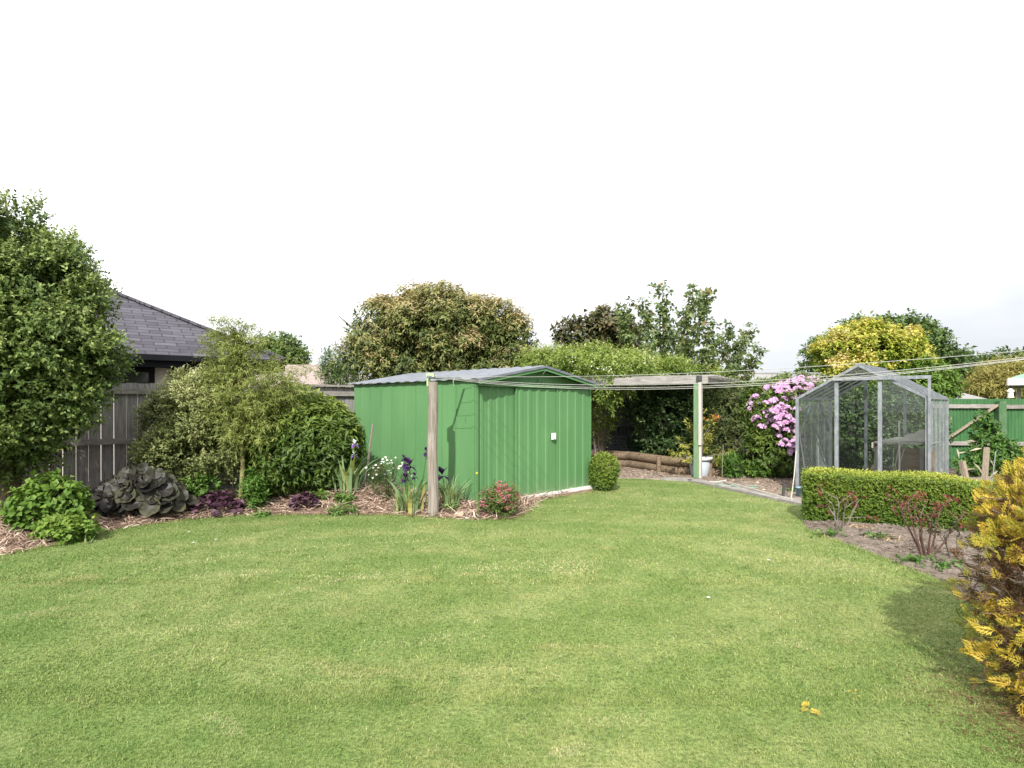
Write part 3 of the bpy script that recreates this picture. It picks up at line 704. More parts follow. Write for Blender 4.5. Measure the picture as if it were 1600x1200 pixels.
def shed():
    rz = math.atan2(1.99, 1.90)
    t = thing('garden_shed', 'green metal garden shed with ribbed sliding door and low grey gable roof', 'shed', (-.527, 8.64, 0), rz)
    W, L, H, AP = 2.75, 3.15, 1.79, 2.055
    zb = .02
    # side wall: flat pans with narrow seams
    mb = MB(); seams = sorted(L - .20 - .32 * i for i in range(10) if L - .20 - .32 * i > .1)
    rib_wall(mb, 0.0, L, zb, H, 0.0, seams, .005, .012, .004, 'y')
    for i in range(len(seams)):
        mb.box((-.0045, seams[i] + .012, (H + zb) / 2), (.003, .008, H - zb - .01), mat=1)  # dark strip paints the shadow line beside each panel seam
    part(mb, 'side_wall', [green_steel, seam_shade], t, tint=False)
    mb = MB(); mb.box((W + .0, L / 2, (H + zb) / 2), (.014, L, H - zb)); mb.box((W / 2, L, (H + zb) / 2), (W - .02, .014, H - zb))
    part(mb, 'rear_wall', green_steel, t, tint=False)
    mb = MB()
    rib_wall(mb, .05, 1.0, zb + .06, H - .03, .035, [.16, .33, .50, .67], .024, .012, .018)
    part(mb, 'front_wall', green_steel, t, tint=False)
    for nm, xa, xb, ribs in (('sliding_door', .84, 1.80, [.96, 1.16, 1.37, 1.58]), ('sliding_door', 1.815, W - .03, [1.93, 2.14, 2.35, 2.56])):
        mb = MB(); rib_wall(mb, xa, xb, zb + .06, H - .035, .004, ribs, .030, .013, .018)
        mb.box((xa + .012, -.007, (H + zb) / 2), (.024, .020, H - zb - .10))
        d = part(mb, nm, green_steel, t, tint=False)
        if xa < 1:
            h = MB(); h.box((1.71, -.030, .985), (.085, .028, .105)); h.box((1.71, -.048, .985), (.022, .012, .07)); h.box((1.694, -.055, .985), (.012, .016, .08))
            part(h, 'handle', white_plastic, d, tint=False)
    mb = MB()
    mb.box((.022, -.004, (H + zb) / 2), (.052, .034, H - zb)); mb.box((-.0045, .022, (H + zb) / 2), (.031, .050, H - zb - .002)); part(mb, 'corner_trim', green_steel, t, tint=False)
    mb = MB(); mb.box((W - .01, .006, (H + zb) / 2), (.036, .034, H - zb)); part(mb, 'corner_trim', green_steel, t, tint=False)
    for x in (.012, W - .012):
        mb = MB(); mb.box((x, L / 2 + .02, H + .028), (.012, L, .075)); part(mb, 'eave_strip', green_steel, t, tint=False)
    mb = MB(); mb.box((W / 2, -.012, H - .008), (W - .02, .05, .034)); part(mb, 'door_track', green_steel, t, tint=False)
    mb = MB(); mb.box((W / 2 + .33, -.026, .062), (W - .62, .085, .05)); part(mb, 'sill_track', white_paint, t, tint=False)
    mb = MB(); mb.beam((.5, -.05, .012), (W + .05, -.05, .012), .10, .05); part(mb, 'base_board', wood_log, t, tint=False)
    # gable infill set back below the roof overhang
    mb = MB(); y = .03
    v = [(0, y, H), (W, y, H), (W, y, H + .035), (W / 2, y, AP), (0, y, H + .035)]
    v2 = [(a, y + .012, c) for a, _, c in v]
    mb.add(v + v2, [(0, 1, 2, 4), (5, 9, 7, 6)]); mb.add(v + v2, [(2, 3, 4), (7, 9, 8)])
    part(mb, 'gable_panel', green_steel, t, tint=False)
    mb = MB(); mb.beam((W / 2, .03, H + .07), (W / 2 - .02, -.16, AP - .03), .018, .008)
    part(mb, 'gable_bracket', galv, t, tint=False)
    # roof: two ribbed sheets
    fo, so = .14, .06
    for sg in (-1, 1):
        mb = MB(); e = (-so, H + .075 - .012) if sg < 0 else (W + so, H + .075 - .012)
        a = np.array((e[0], e[1])); b = np.array((W / 2, AP + .045)); d = (b - a) / np.linalg.norm(b - a)
        nrm = np.array((-d[1], d[0])); nrm = nrm if nrm[1] > 0 else -nrm
        n = 27; ys = np.linspace(-fo, L + fo, n * 2)
        prof = [(yy, .012 if i % 4 in (1, 2) else 0) for i, yy in enumerate(ys)]
        P = [(yy, hh + .006) for yy, hh in prof] + [(yy, hh - .001) for yy, hh in prof[::-1]]; k = len(P)
        v = [(*((a + nrm * hh)[:1]), yy, (a + nrm * hh)[1]) for yy, hh in P] + [((b + nrm * hh)[0], yy, (b + nrm * hh)[1]) for yy, hh in P]
        mb.add(v, [(i, (i + 1) % k, k + (i + 1) % k, k + i) for i in range(k)] + [(i, i + 1, k - 2 - i, k - 1 - i) for i in range(k // 2 - 1)] + [(k + i, k + i + 1, k + k - 2 - i, k + k - 1 - i) for i in range(k // 2 - 1)])
        mb.beam((a[0], -fo - .004, a[1] - .006), (b[0], -fo - .004, b[1] - .006), .016, .035)
        part(mb, 'roof_sheet', zinc, t, tint=False)
        mb = MB(); mb.beam((a[0] + .02 * -sg, -fo + .012, a[1] - .045), (b[0], -fo + .012, b[1] - .045), .014, .045)
        for k_ in range(4):
            q = a + (b - a) * (.12 + .25 * k_)
        part(mb, 'barge_trim', green_steel, t, tint=False)
        mb = MB(); q0 = a - nrm * .012; q1 = b - nrm * .012
        mb.add([(q0[0], -fo + .02, q0[1]), (q0[0], .03, q0[1]), (q1[0], .03, q1[1]), (q1[0], -fo + .02, q1[1])] + [(q0[0], -fo + .02, q0[1] - .004), (q0[0], .03, q0[1] - .004), (q1[0], .03, q1[1] - .004), (q1[0], -fo + .02, q1[1] - .004)],
               [(0, 1, 2, 3), (7, 6, 5, 4), (0, 3, 7, 4), (1, 5, 6, 2)])
        part(mb, 'soffit_sheet', green_steel, t, tint=False)
shed()

# ------------------------------------------------------------------ clothesline
def clothesline():
    bx, by = X(676, 8.08), 8.08
    t = thing('clothesline', 'clothesline of pale cords strung from a weathered round timber post', 'clothesline', (bx, by, 0))
    mb = MB(); mb.tube([(bx + .01 * math.sin(i * 1.3), by, zz) for i, zz in enumerate(np.linspace(-.05, 1.80, 8))], [.077, .074, .072, .070, .068, .066, .064, .063], 16)
    mb.build('post', wood_post, t, smooth=True, tint=False)
    mb = MB(); mb.box((bx - .055, by + .01, 1.83), (.045, .06, .17)); mb.box((bx - .03, by, 1.888), (.10, .075, .05))
    mb.build('bracket', green_plastic, t, tint=False)
    ad = np.array((.52, .85)); ad /= np.linalg.norm(ad)
    tip = np.array((bx, by)) + ad * .62
    mb = MB(); mb.tube([(bx - .10 * ad[0], by - .10 * ad[1], 1.862), (bx + .1 * ad[0], by + .1 * ad[1], 1.862), (tip[0], tip[1], 1.872)], .021, 8)
    mb.build('crossarm', galv, t, tint=False)
    f0 = np.array((5.15, 4.25))
    for i, (u, sag, zt) in enumerate(((.03, .285, 1.865), (.22, .262, 1.868), (.42, .226, 1.87), (.60, .115, 1.90))):
        a = np.array((bx, by)) + ad * u; b = f0 + ad * (u - .3)
        ts = np.linspace(0, 1, 26)
        pts = [(a[0] + (b[0] - a[0]) * s, a[1] + (b[1] - a[1]) * s, zt + (2.04 - zt) * s - 4 * sag * s * (1 - s)) for s in ts]
        mb = MB(); mb.tube(pts, .0027, 5)
        mb.build('line', rope, t, tint=False)
    mb = MB(); q = np.array((bx, by)) + ad * .2; q = q + (f0 - q) * .03
    mb.tube([(q[0], q[1], 1.86), (q[0] - .02, q[1], 1.80), (q[0] - .01, q[1] + .01, 1.75)], .004, 5); mb.build('cord_end', rope, t, tint=False)
    mb = MB(); mb.tube([(f0[0], f0[1], -.05), (f0[0], f0[1], 1.0), (f0[0], f0[1], 2.01)], [.075, .07, .065], 14); mb.build('post', wood_post, t, smooth=True, tint=False)
    mb = MB(); mb.tube([(*(f0 - ad * .45), 2.04), (*(f0 + ad * .45), 2.04)], .016, 8); mb.build('crossarm', galv, t, tint=False)
clothesline()

# ------------------------------------------------------------------ left timber fence
def paling_fence():
    d = np.array((.756, .655)); d /= np.linalg.norm(d); rz = math.atan2(d[1], d[0])
    o = np.array((-5.6, 9.2)) - d * 3.4
    t = thing('paling_fence', 'grey weathered wooden paling fence with horizontal rails along the left bed', 'fence', (o[0], o[1], 0), rz)
    Ltot = 12.6; mb = MB(); x = 0.0
    while x < Ltot:
        w = .148 + random.uniform(-.006, .004); top = 1.80 + random.uniform(-.008, .008)
        tl = random.uniform(-.004, .004)
        mb.box((x + w / 2, .035 + random.uniform(-.003, .003), top / 2 + .02), (w, .019, top), Matrix.Rotation(tl, 3, 'Y'))
        x += w + random.choice((.003, .004, .006, .009))
    part(mb, 'palings', wood_grey, t, tint=False)
    for z in (.30, .955, 1.70):
        mb = MB(); xs = np.arange(0, Ltot + .1, 2.7)
        for a, b in zip(xs[:-1], xs[1:]):
            mb.box(((a + b) / 2, -.005, z), (b - a - .004, .045, .085))
        part(mb, 'rail', wood_rail, t, tint=False)
    for x in np.arange(1.65, Ltot, 2.7):
        mb = MB(); mb.box((x, -.085, .86), (.10, .10, 1.76)); part(mb, 'post', wood_rail, t, tint=False)
    mb = MB(); mb.box((Ltot / 2 + 2.9, .012, 1.845), (Ltot - 5.8, .12, .035)); part(mb, 'capping', wood_rail, t, tint=False)
paling_fence()

# ------------------------------------------------------------------ neighbour houses
def hip(mb, x0, x1, y0, y1, z, pitch, th=.05):
    h = (y1 - y0) / 2; r = h * pitch; ym = (y0 + y1) / 2
    v = [(x0, y0, z), (x1, y0, z), (x1, y1, z), (x0, y1, z), (x0 + h, ym, z + r), (x1 - h, ym, z + r)]
    mb.add(v, [(0, 1, 5, 4), (2, 3, 4, 5), (0, 3, 2, 1)]); mb.add(v, [(1, 2, 5), (3, 0, 4)])
def dark_house():
    t = thing('neighbour_house', 'neighbouring house with dark shingled hip roof and black window frames behind the paling fence', 'house', (-5.13, 13.76, 0), math.atan2(.63, .78))
    # roof planes one by one, each laid in its own plane so the shingle courses follow the slope
    pit = math.atan(.543); xl, D = -13.0, 8.0; h = D / 2; s = h / math.cos(pit)
    def plane(pts, name, origin, rot):
        me = bpy.data.meshes.new(name); n = len(pts)
        v = [(a, b, 0) for a, b in pts] + [(a, b, -.05) for a, b in pts]
        f = [tuple(range(n)), tuple(range(2 * n - 1, n - 1, -1))] + [(i, n + i, n + (i + 1) % n, (i + 1) % n) for i in range(n)]
        me.from_pydata(v, [], f); me.materials.append(shingles)
        o = bpy.data.objects.new(name, me); COL.objects.link(o); o.parent = t; o.location = origin; o.rotation_euler = rot
        return o
    plane([(xl, 0), (0, 0), (-h, s), (xl + h, s)], 'roof', (0, 0, 2.5), (pit, 0, 0))
    plane([(0, 0), (D, 0), (h, s)], 'roof', (0, 0, 2.5), (pit, 0, pi / 2))
    plane([(0, 0), (-xl, 0), (-xl - h, s), (h, s)], 'roof', (0, D, 2.5), (pit, 0, pi))
    plane([(0, 0), (D, 0), (h, s)], 'roof', (xl, D, 2.5), (pit, 0, -pi / 2))
    mb = MB(); 
    for a, b in (((0, 0, 2.53), (-h, h, 2.5 + h * .543 + .03)), ((0, D, 2.53), (-h, h, 2.5 + h * .543 + .03)), ((-h, h, 2.53 + h * .543), (xl + h, h, 2.53 + h * .543)), ((xl, 0, 2.53), (xl + h, h, 2.53 + h * .543))):
        mb.beam(a, b, .16, .045)
    part(mb, 'ridge_capping', shingles, t, tint=False)
    mb = MB()
    for c, sz in (((xl / 2, .02, 2.37), (-xl - .02, .06, .24)), ((-.02, D / 2, 2.37), (.06, D - .1, .24)), ((xl / 2, -.06, 2.43), (-xl, .11, .10))):
        mb.box(c, sz)
    part(mb, 'fascia', black_metal, t, tint=False)
    mb = MB(); mb.box((xl / 2, D / 2, 2.275), (-xl - .1, D - .12, .02)); part(mb, 'soffit', black_metal, t, tint=False)
    mb = MB(); mb.box((xl / 2, D / 2, 1.13), (-xl - 1.0, D - 1.0, 2.26)); part(mb, 'wall', cladding, t, tint=False)
    for xa, xb, zb in ((-4.7, -2.51, 1.82), (-2.22, -.75, 1.0), (-9.4, -6.0, 1.0)):
        mb = MB(); zt = 2.26; y = .47
        mb.box(((xa + xb) / 2, y, zt - .05), (xb - xa, .07, .10)); mb.box(((xa + xb) / 2, y, zb + .05), (xb - xa, .07, .10))
        for x in (xa + .05, xb - .05): mb.box((x, y, (zb + zt) / 2), (.10, .068, zt - zb - .2))
        w = part(mb, 'window', black_metal, t, tint=False)
        g_ = MB(); g_.box(((xa + xb) / 2, .485, (zb + zt) / 2), (xb - xa - .16, .012, zt - zb - .16)); part(g_, 'pane', win_glass, w, tint=False)
dark_house()

def tan_house():
    t = thing('tan_house', 'distant house with pinkish tan hip roof behind the paling fence', 'house', (-11, 24, 0))
    mb = MB(); hip(mb, -6, 5.9, 0, 6.4, 2.13, .36)
    hip(mb, 2.6, 5.2, -1.1, 1.5, 2.128, .36)
    part(mb, 'roof', roof_tan, t, tint=False)
    mb = MB(); mb.box((0, -.02, 2.08), (11.8, .08, .11)); mb.box((5.86, 3.2, 2.08), (.08, 6.3, .11)); part(mb, 'gutter', black_metal, t, tint=False)
    mb = MB(); mb.box((-.1, 3.2, 1.02), (11, 5.6, 2.0)); part(mb, 'wall', cladding, t, tint=False)
tan_house()

def grey_roof_house():
    x0 = X(1186, 21)
    t = thing('grey_roof_house', 'distant low building with grey sheet roof behind the pink rhododendron', 'house', (x0, 21, 0))
    W = X(1300, 21) - x0 + 1.5
    mb = MB(); v = [(0, 0, 2.13), (W, 0, 2.13), (W, 3, 2.72), (0, 3, 2.72), (0, 6, 2.13), (W, 6, 2.13)]
    mb.add(v, [(0, 1, 2, 3), (3, 2, 5, 4)]); mb.add(v, [(0, 3, 4), (1, 5, 2)])
    mb.box((W / 2, 3, 2.735), (W, .25, .05))
    part(mb, 'roof', roof_grey, t, tint=False)
    mb = MB(); mb.box((W / 2, 3, 1.06), (W - .3, 5.6, 2.1)); part(mb, 'wall', wood_grey, t, tint=False)
    mb = MB(); mb.box((W / 2, -.04, 2.11), (W, .08, .1)); part(mb, 'gutter', white_paint, t, tint=False)
grey_roof_house()

def low_shed():
    x0 = X(1462, 20)
    t = thing('outbuilding', 'low outbuilding with plain grey roof just beyond the green fence', 'shed', (x0, 20, 0))
    W = X(1556, 20) - x0
    mb = MB(); v = [(0, 0, 1.62), (W, 0, 1.62), (W - .25, 1.7, 2.02), (.25, 1.7, 2.02), (0, 3.4, 1.62), (W, 3.4, 1.62)]
    mb.add(v, [(0, 1, 2, 3), (3, 2, 5, 4)]); mb.add(v, [(0, 3, 4), (1, 5, 2)])
    part(mb, 'roof', roof_grey, t, tint=False)
    mb = MB(); mb.box((W / 2, 1.7, .8), (W - .3, 3.0, 1.6)); part(mb, 'wall', wood_grey, t, tint=False)
low_shed()

def gazebo():
    t = thing('gazebo', 'open shelter with pale green sheet roof and white fascia beyond the green fence', 'gazebo', (X(1573, 16), 16, 0), -.683)
    mb = MB(); hip(mb, 0, 4.4, 0, 4.4, 2.17, .42); part(mb, 'roof', roof_green, t, tint=False)
    mb = MB()
    for c, s in (((2.2, .02, 2.09), (4.36, .05, .17)), ((.02, 2.2, 2.09), (.05, 4.3, .17)), ((2.2, 4.38, 2.09), (4.36, .05, .17)), ((4.38, 2.2, 2.09), (.05, 4.3, .17))): mb.box(c, s)
    part(mb, 'fascia', white_paint, t, tint=False)
    for x, y in ((.42, .12), (4.28, .12), (.3, 4.28), (4.28, 4.28)):
        mb = MB(); mb.box((x, y, 1.0), (.12, .12, 2.0)); part(mb, 'post', white_paint, t, tint=False)
    mb = MB(); mb.box((2.2, 4.2, .8), (4.0, .05, 1.6)); part(mb, 'back_screen', wood_log, t, tint=False)
    lx, ly = X(1579, 15.95), 15.95
    l = thing('hanging_lantern', 'small white lantern hanging under the shelter fascia', 'lantern', (lx, ly, 1.68))
    mb = MB(); mb.lathe([(.0, .24), (.03, .235), (.085, .17), (.085, .155), (.065, .15), (.065, .02), (.08, .015), (.08, 0), (0, 0)], n=10); part(mb, 'cage', white_paint, l, tint=False)
    mb = MB(); mb.tube([(0, 0, .235), (0, 0, .35)], .008, 5); part(mb, 'hanger', black_metal, l, tint=False)
gazebo()

# ------------------------------------------------------------------ green corrugated fence
def green_fence():
    x0, y0 = X(1436, 14.2), 14.2
    t = thing('steel_fence', 'green corrugated steel fence with timber rails beyond the greenhouse', 'fence', (x0, y0, 0), -.04)
    L = 6.0; n = int(L / .076) * 4
    xs = np.linspace(0, L, n + 1); ph = (np.arange(n + 1) % 4); off = np.where((ph == 1) | (ph == 2), -.020, .0)
    k = n + 1; zt = 1.63
    v = np.concatenate([np.c_[xs, off, np.zeros(k) - .02], np.c_[xs, off, np.full(k, zt)], np.c_[xs, off + .004, np.full(k, zt)], np.c_[xs, off + .004, np.zeros(k) - .02]])
    f = [(i, i + 1, k + i + 1, k + i) for i in range(n)] + [(k + i, k + i + 1, 2 * k + i + 1, 2 * k + i) for i in range(n)] + [(2 * k + i, 2 * k + i + 1, 3 * k + i + 1, 3 * k + i) for i in range(n)]
    mb = MB(); mb.add(v, f); part(mb, 'corrugated_sheet', green_fence_m, t, tint=False)
    px = X(1560, 14.1) - x0
    for z in (1.46, .60):
        mb = MB(); mb.box(((px - .1) / 2, -.055, z), (px - .1, .05, .09)); mb.box((px + 1.6, -.055, z - .01), (3.0, .05, .09)); part(mb, 'rail', wood_rail, t, tint=False)
    for x in (px, px + 2.9):
        mb = MB(); mb.box((x, -.10, .77), (.165, .14, 1.54)); mb.box((x, -.10, 1.55), (.13, .12, .05)); part(mb, 'post', green_old_post, t, tint=False)
    mb = MB(); mb.beam((X(1482, 14) - x0 - .1, -.11, .62), (px - .06, -.11, 1.50), .035, .07, up=(0, 1, 0)); part(mb, 'brace', wood_stake, t, tint=False)
green_fence()

# ------------------------------------------------------------------ dark back fence, log wall, leaning sheets
def back_fence():
    a = np.array((.9, 16.6)); b = np.array((8.9, 14.9)); d = b - a; L = np.linalg.norm(d)
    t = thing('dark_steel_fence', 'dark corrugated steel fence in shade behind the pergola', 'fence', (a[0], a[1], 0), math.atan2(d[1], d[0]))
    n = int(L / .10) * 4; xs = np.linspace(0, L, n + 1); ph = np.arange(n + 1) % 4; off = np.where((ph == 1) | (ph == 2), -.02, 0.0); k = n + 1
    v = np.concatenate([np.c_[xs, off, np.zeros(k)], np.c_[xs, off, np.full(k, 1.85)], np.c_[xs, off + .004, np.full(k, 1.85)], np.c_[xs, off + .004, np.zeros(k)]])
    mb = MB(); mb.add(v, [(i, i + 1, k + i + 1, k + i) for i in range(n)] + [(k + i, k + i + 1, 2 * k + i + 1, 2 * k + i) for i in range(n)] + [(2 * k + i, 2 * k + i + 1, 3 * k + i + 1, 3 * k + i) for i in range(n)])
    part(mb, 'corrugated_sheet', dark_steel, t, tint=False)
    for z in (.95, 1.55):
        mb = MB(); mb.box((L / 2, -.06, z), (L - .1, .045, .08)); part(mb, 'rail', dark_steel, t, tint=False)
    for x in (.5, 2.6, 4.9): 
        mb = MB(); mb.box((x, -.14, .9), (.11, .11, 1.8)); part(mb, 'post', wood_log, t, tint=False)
    def lean(px0, px1, Y, z0, z1, m, nm, lab):
        x0, x1 = X(px0, Y), X(px1, Y); n = 40; zz = np.linspace(z0, z1, n); yy = Y + (zz - z0) * .25 + .014 * np.sin(np.arange(n) * pi / 2.5)
        mb = MB(); mb.add(np.concatenate([np.c_[np.full(n, x0), yy, zz], np.c_[np.full(n, x1), yy - .04, zz], np.c_[np.full(n, x1), yy - .036, zz], np.c_[np.full(n, x0), yy + .004, zz]]),
               [(i, i + 1, n + i + 1, n + i) for i in range(n - 1)] + [(2 * n + i, 2 * n + i + 1, 3 * n + i + 1, 3 * n + i) for i in range(n - 1)] + [(n - 1, 2 * n - 1, 3 * n - 1, 4 * n - 1), (0, n, 2 * n, 3 * n)])
        tag(mb.build(nm, m, tint=False), lab, 'metal sheet', 'corrugated sheets leaning on the back fence')
    lean(938, 980, 15.5, .33, .72, grey_steel, 'corrugated_panel', 'blue grey corrugated sheet leaning low against the dark fence')
    lean(982, 1024, 15.45, .30, .66, green_dark_sheet, 'corrugated_panel', 'dark green corrugated sheet leaning low against the dark fence')
back_fence()

def log_wall():
    t = thing('log_retaining_wall', 'low retaining wall of stacked round logs beside the dirt path', 'retaining wall', (2.6, 14.6, 0))
    P = [(1.6, 15.5), (2.75, 14.35), (3.52, 12.85), (4.35, 12.55)]
    for i, (a, b) in enumerate(zip(P[:-1], P[1:])):
        a = np.array(a); b = np.array(b); d = (b - a) / np.linalg.norm(b - a)
        for z, r in ((.10, .095), (.29, .10)):
            mb = MB(); q0 = a - d * .06; q1 = b + d * .06
            pts = [(q0[0] + (q1[0] - q0[0]) * s, q0[1] + (q1[1] - q0[1]) * s, z + .006 * math.sin(5 * s + i)) for s in np.linspace(0, 1, 6)]
            mb.tube(pts, r * np.array([.97, 1, 1.02, 1, .99, .97]), 14); mb.build('log', wood_log, t, smooth=True, tint=False)
        n = np.array((d[1], -d[0])); n = n if n[1] < 0 else -n
        m = a + (b - a) * .72 + n * .13
        mb = MB(); mb.tube([(m[0], m[1], -.1), (m[0], m[1], .1), (m[0], m[1], .36)], [.05, .05, .047], 10); mb.build('stake', wood_log, t, tint=False)
    RB = [(1.5, 15.5), (2.8, 14.4), (3.57, 12.92), (4.35, 12.65), (5.5, 13.4), (6, 15.3), (1.5, 16.4)]
    def rh(p):
        sd = poly_sd(p, RB); q = np.c_[p, np.zeros(len(p))]
        return .31 + np.where(sd < 0, -.3, .0) + .02 * snoise(q, 6)
    tag(sheet('raised_bed', soil_m, 1.3, 6.2, 12.4, 16.5, .08, rh, lambda p: poly_sd(p, RB) > -.08), kind='structure')
log_wall()

# ------------------------------------------------------------------ pergola
def pergola():
    rz = -.512; o = (3.69, 12.08, 0)
    t = thing('pergola', 'low grey timber pergola with slatted top under a climbing vine', 'pergola', o, rz)
    zt = 1.93
    mb = MB(); mb.box((-.02, 0, zt / 2), (.10, .10, zt - .02)); part(mb, 'post', green_post, t, tint=False)
    mb = MB(); mb.box((.06, -.025, 1.32), (.055, .12, 1.24)); mb.box((.055, -.0, .37), (.045, .09, .72)); part(mb, 'pale_board', wood_pale, t, tint=False)
    for x, y, m in ((-2.81, 1.76, wood_log), (-3.1, 0, wood_pergola), (.05, 3.9, wood_log)):
        mb = MB(); mb.box((x, y, zt / 2), (.10, .10, zt - .02)); part(mb, 'post', m, t, tint=False)
    for y in (0, 3.9):
        mb = MB(); mb.box((-1.55, y, zt + .06), (3.5, .05, .14)); part(mb, 'beam', wood_pergola, t, tint=False)
    for x in (-3.2, -1.55, .12):
        mb = MB(); mb.box((x, 1.95, zt + .055), (.05, 3.84, .12)); part(mb, 'side_beam', wood_pergola, t, tint=False)
    mb = MB(); mb.box((.04, -.06, zt + .09), (.10, .05, .10)); part(mb, 'beam_end', dark_steel, t, tint=False)
    mb = MB()
    for y in np.arange(.16, 4.2, .155):
        mb.box((-1.5 + random.uniform(-.03, .03), y, zt + .148), (3.62, .075, .03), Matrix.Rotation(random.uniform(-.006, .006), 3, 'Z'))
    part(mb, 'slats', wood_pergola, t, tint=False)
pergola()

# ------------------------------------------------------------------ greenhouse
def greenhouse():
    rz = math.atan2(-1.23, 1.34); W, L, H, AP = 1.82, 1.9, 1.6, 2.12
    t = thing('greenhouse', 'small glass greenhouse with grey metal frame and open sliding doorway', 'greenhouse', (4.79, 10.2, 0), rz)
    def bars(name, segs, w=.035, h=.035, m=galv, parent=None):
        mb = MB()
        for a, b in segs: mb.beam(a, b, w, h, up=(0, 1, 0) if abs(b[2] - a[2]) > .9 * np.linalg.norm(np.subtract(b, a)) else (0, 0, 1))
        return part(mb, name, m, parent or t, tint=False)
    b = .03
    for q in ((0, 0), (W, 0), (0, L), (W, L)): bars('corner_post', [((*q, b), (*q, H))], .05, .05)
    bars('eaves', [((0, 0, H), (0, L, H)), ((W, 0, H), (W, L, H))], .045, .04)
    bars('sill', [((.025, 0, b), (W - .025, 0, b)), ((0, .025, b), (0, L - .025, b)), ((W, .025, b), (W, L - .025, b)), ((.025, L, b), (W - .025, L, b))], .05, .05)
    for y in (0, L):
        bars('rafter', [((0, y, H), (W / 2, y, AP)), ((W, y, H), (W / 2, y, AP))], .03, .04)
    bars('ridge', [((W / 2, 0, AP + .004), (W / 2, L, AP + .004))], .05, .045)
    zr = lambda x: H + (AP - H) * (1 - abs(x - W / 2) / (W / 2))
    for x in (.60, 1.21):
        bars('door_jamb', [((x, -.004, b), (x, -.004, zr(x) - .01))], .055, .045)
        bars('rear_bar', [((x, L, b), (x, L, zr(x) - .02))], .045, .04)
    bars('door_track', [((.55, -.045, 1.905), (W + .05, -.045, 1.905))], .03, .05)
    bars('track_post', [((W + .03, -.045, .03), (W + .03, -.045, 1.88))], .035, .035)
    ys = np.linspace(0, L, 6)[1:-1]
    for x, nm in ((0, 'side_bar'), (W, 'side_bar')):
        for y in ys: bars(nm, [((x, y, b), (x, y, H - .02))], .022, .022)
    for y in ys:
        bars('roof_bar', [((.0, y, H + .01), (W / 2 - .02, y, AP))], .022, .022)
        bars('roof_bar', [((W, y, H + .01), (W / 2 + .02, y, AP))], .022, .022)
    bars('brace', [((.012, .1, 1.0), (.012, .75, 1.57))], .02, .012)
    bars('brace', [((W - .012, .1, .9), (W - .012, .9, .9))], .05, .02)
    bars('brace', [((.012, L - .1, 1.0), (.012, L - .75, 1.57))], .02, .012)
    def pane(name, pts, nrm, m):
        mb = MB(); k = len(pts); n = np.array(nrm, float) * .004
        v = [np.array(p, float) for p in pts] + [np.array(p, float) + n for p in pts]
        if k == 4: mb.add(v, [(0, 1, 2, 3)])
        else: mb.add(v, [(0, 1, 2)])
        part(mb, name, m, t, tint=False)
    for y0, y1 in zip(np.linspace(0, L, 6)[:-1], np.linspace(0, L, 6)[1:]):
        pane('side_pane', [(0, y0, b), (0, y1, b), (0, y1, H), (0, y0, H)], (1, 0, 0), dusty_glass)
        pane('side_pane', [(W, y0, b), (W, y1, b), (W, y1, H), (W, y0, H)], (1, 0, 0), dusty_glass)
        pane('roof_pane', [(0, y0, H + .012), (0, y1, H + .012), (W / 2, y1, AP + .012), (W / 2, y0, AP + .012)], (0, 0, 1), roof_glass)
        pane('roof_pane', [(W, y0, H + .012), (W, y1, H + .012), (W / 2, y1, AP + .012), (W / 2, y0, AP + .012)], (0, 0, 1), roof_glass)
    for y, m in ((.006, clean_glass), (L, clean_glass)):
        pane('end_pane', [(0, y, b), (.60, y, b), (.60, y, zr(.6)), (0, y, H)], (0, 1, 0), m)
        pane('end_pane', [(1.21, y, b), (W, y, b), (W, y, H), (1.21, y, zr(1.21))], (0, 1, 0), m)
        pane('gable_pane', [(.60, y, zr(.6)), (1.21, y, zr(1.21)), (W / 2, y, AP)], (0, 1, 0), m)
    pane('end_pane', [(.62, L, b), (1.19, L, b), (1.19, L, zr(1.2)), (.62, L, zr(.6))], (0, 1, 0), clean_glass)
    M = MWC[t.name]
    # bench inside, things on it
    bo = M @ Vector((1.5, 1.0, 0))
    bt = thing('potting_bench', 'rough wooden potting bench inside the greenhouse', 'bench', bo, rz)
    mb = MB()
    for i in range(4): mb.box((-.33 + i * .155, 0, .905), (.148, 1.7, .028))
    mb.box((-.42, 0, .86), (.03, 1.72, .09)); part(mb, 'bench_top', wood_pale, bt, tint=False)
    for x in (-.38, .22):
        for y in (-.8, .8):
            mb = MB(); mb.box((x, y, .43), (.05, .05, .83)); part(mb, 'leg', wood_grey, bt, tint=False)
    sk = MB(); c = M @ Vector((1.58, .78, .925)); n = 14; u = np.linspace(-1, 1, n); gx, gy = np.meshgrid(u, u)
    r2 = np.maximum(np.abs(gx) ** 3, np.abs(gy) ** 3); hz = .20 * (1 - r2) * (.75 + .3 * gx) + .02 * np.sin(5 * gx + 3 * gy) * (1 - r2)
    pts = np.c_[(gx * .20).ravel(), (gy * .34).ravel(), hz.ravel()] @ np.array(Matrix.Rotation(rz, 3, 'Z')).T + np.array(c)
    i = np.arange(n * n).reshape(n, n); sk.add(pts, np.stack([i[:-1, :-1].ravel(), i[:-1, 1:].ravel(), i[1:, 1:].ravel(), i[1:, :-1].ravel()], 1))
    tag(sk.build('folded_sack', cloth_mat, smooth=True, tint=False), 'crumpled grey sack lying on the potting bench', 'sack')
    mb = MB(); p = M @ Vector((1.43, .16, .0)); q = M @ Vector((1.43, .16, 1.25)); mb.tube([p, (p + q) / 2 + Vector((.01, 0, 0)), q, q + Vector((.03, 0, -.03))], .012, 6)
    tag(mb.build('white_pipe', white_plastic, tint=False), 'thin white pipe standing upright inside the greenhouse', 'pipe')
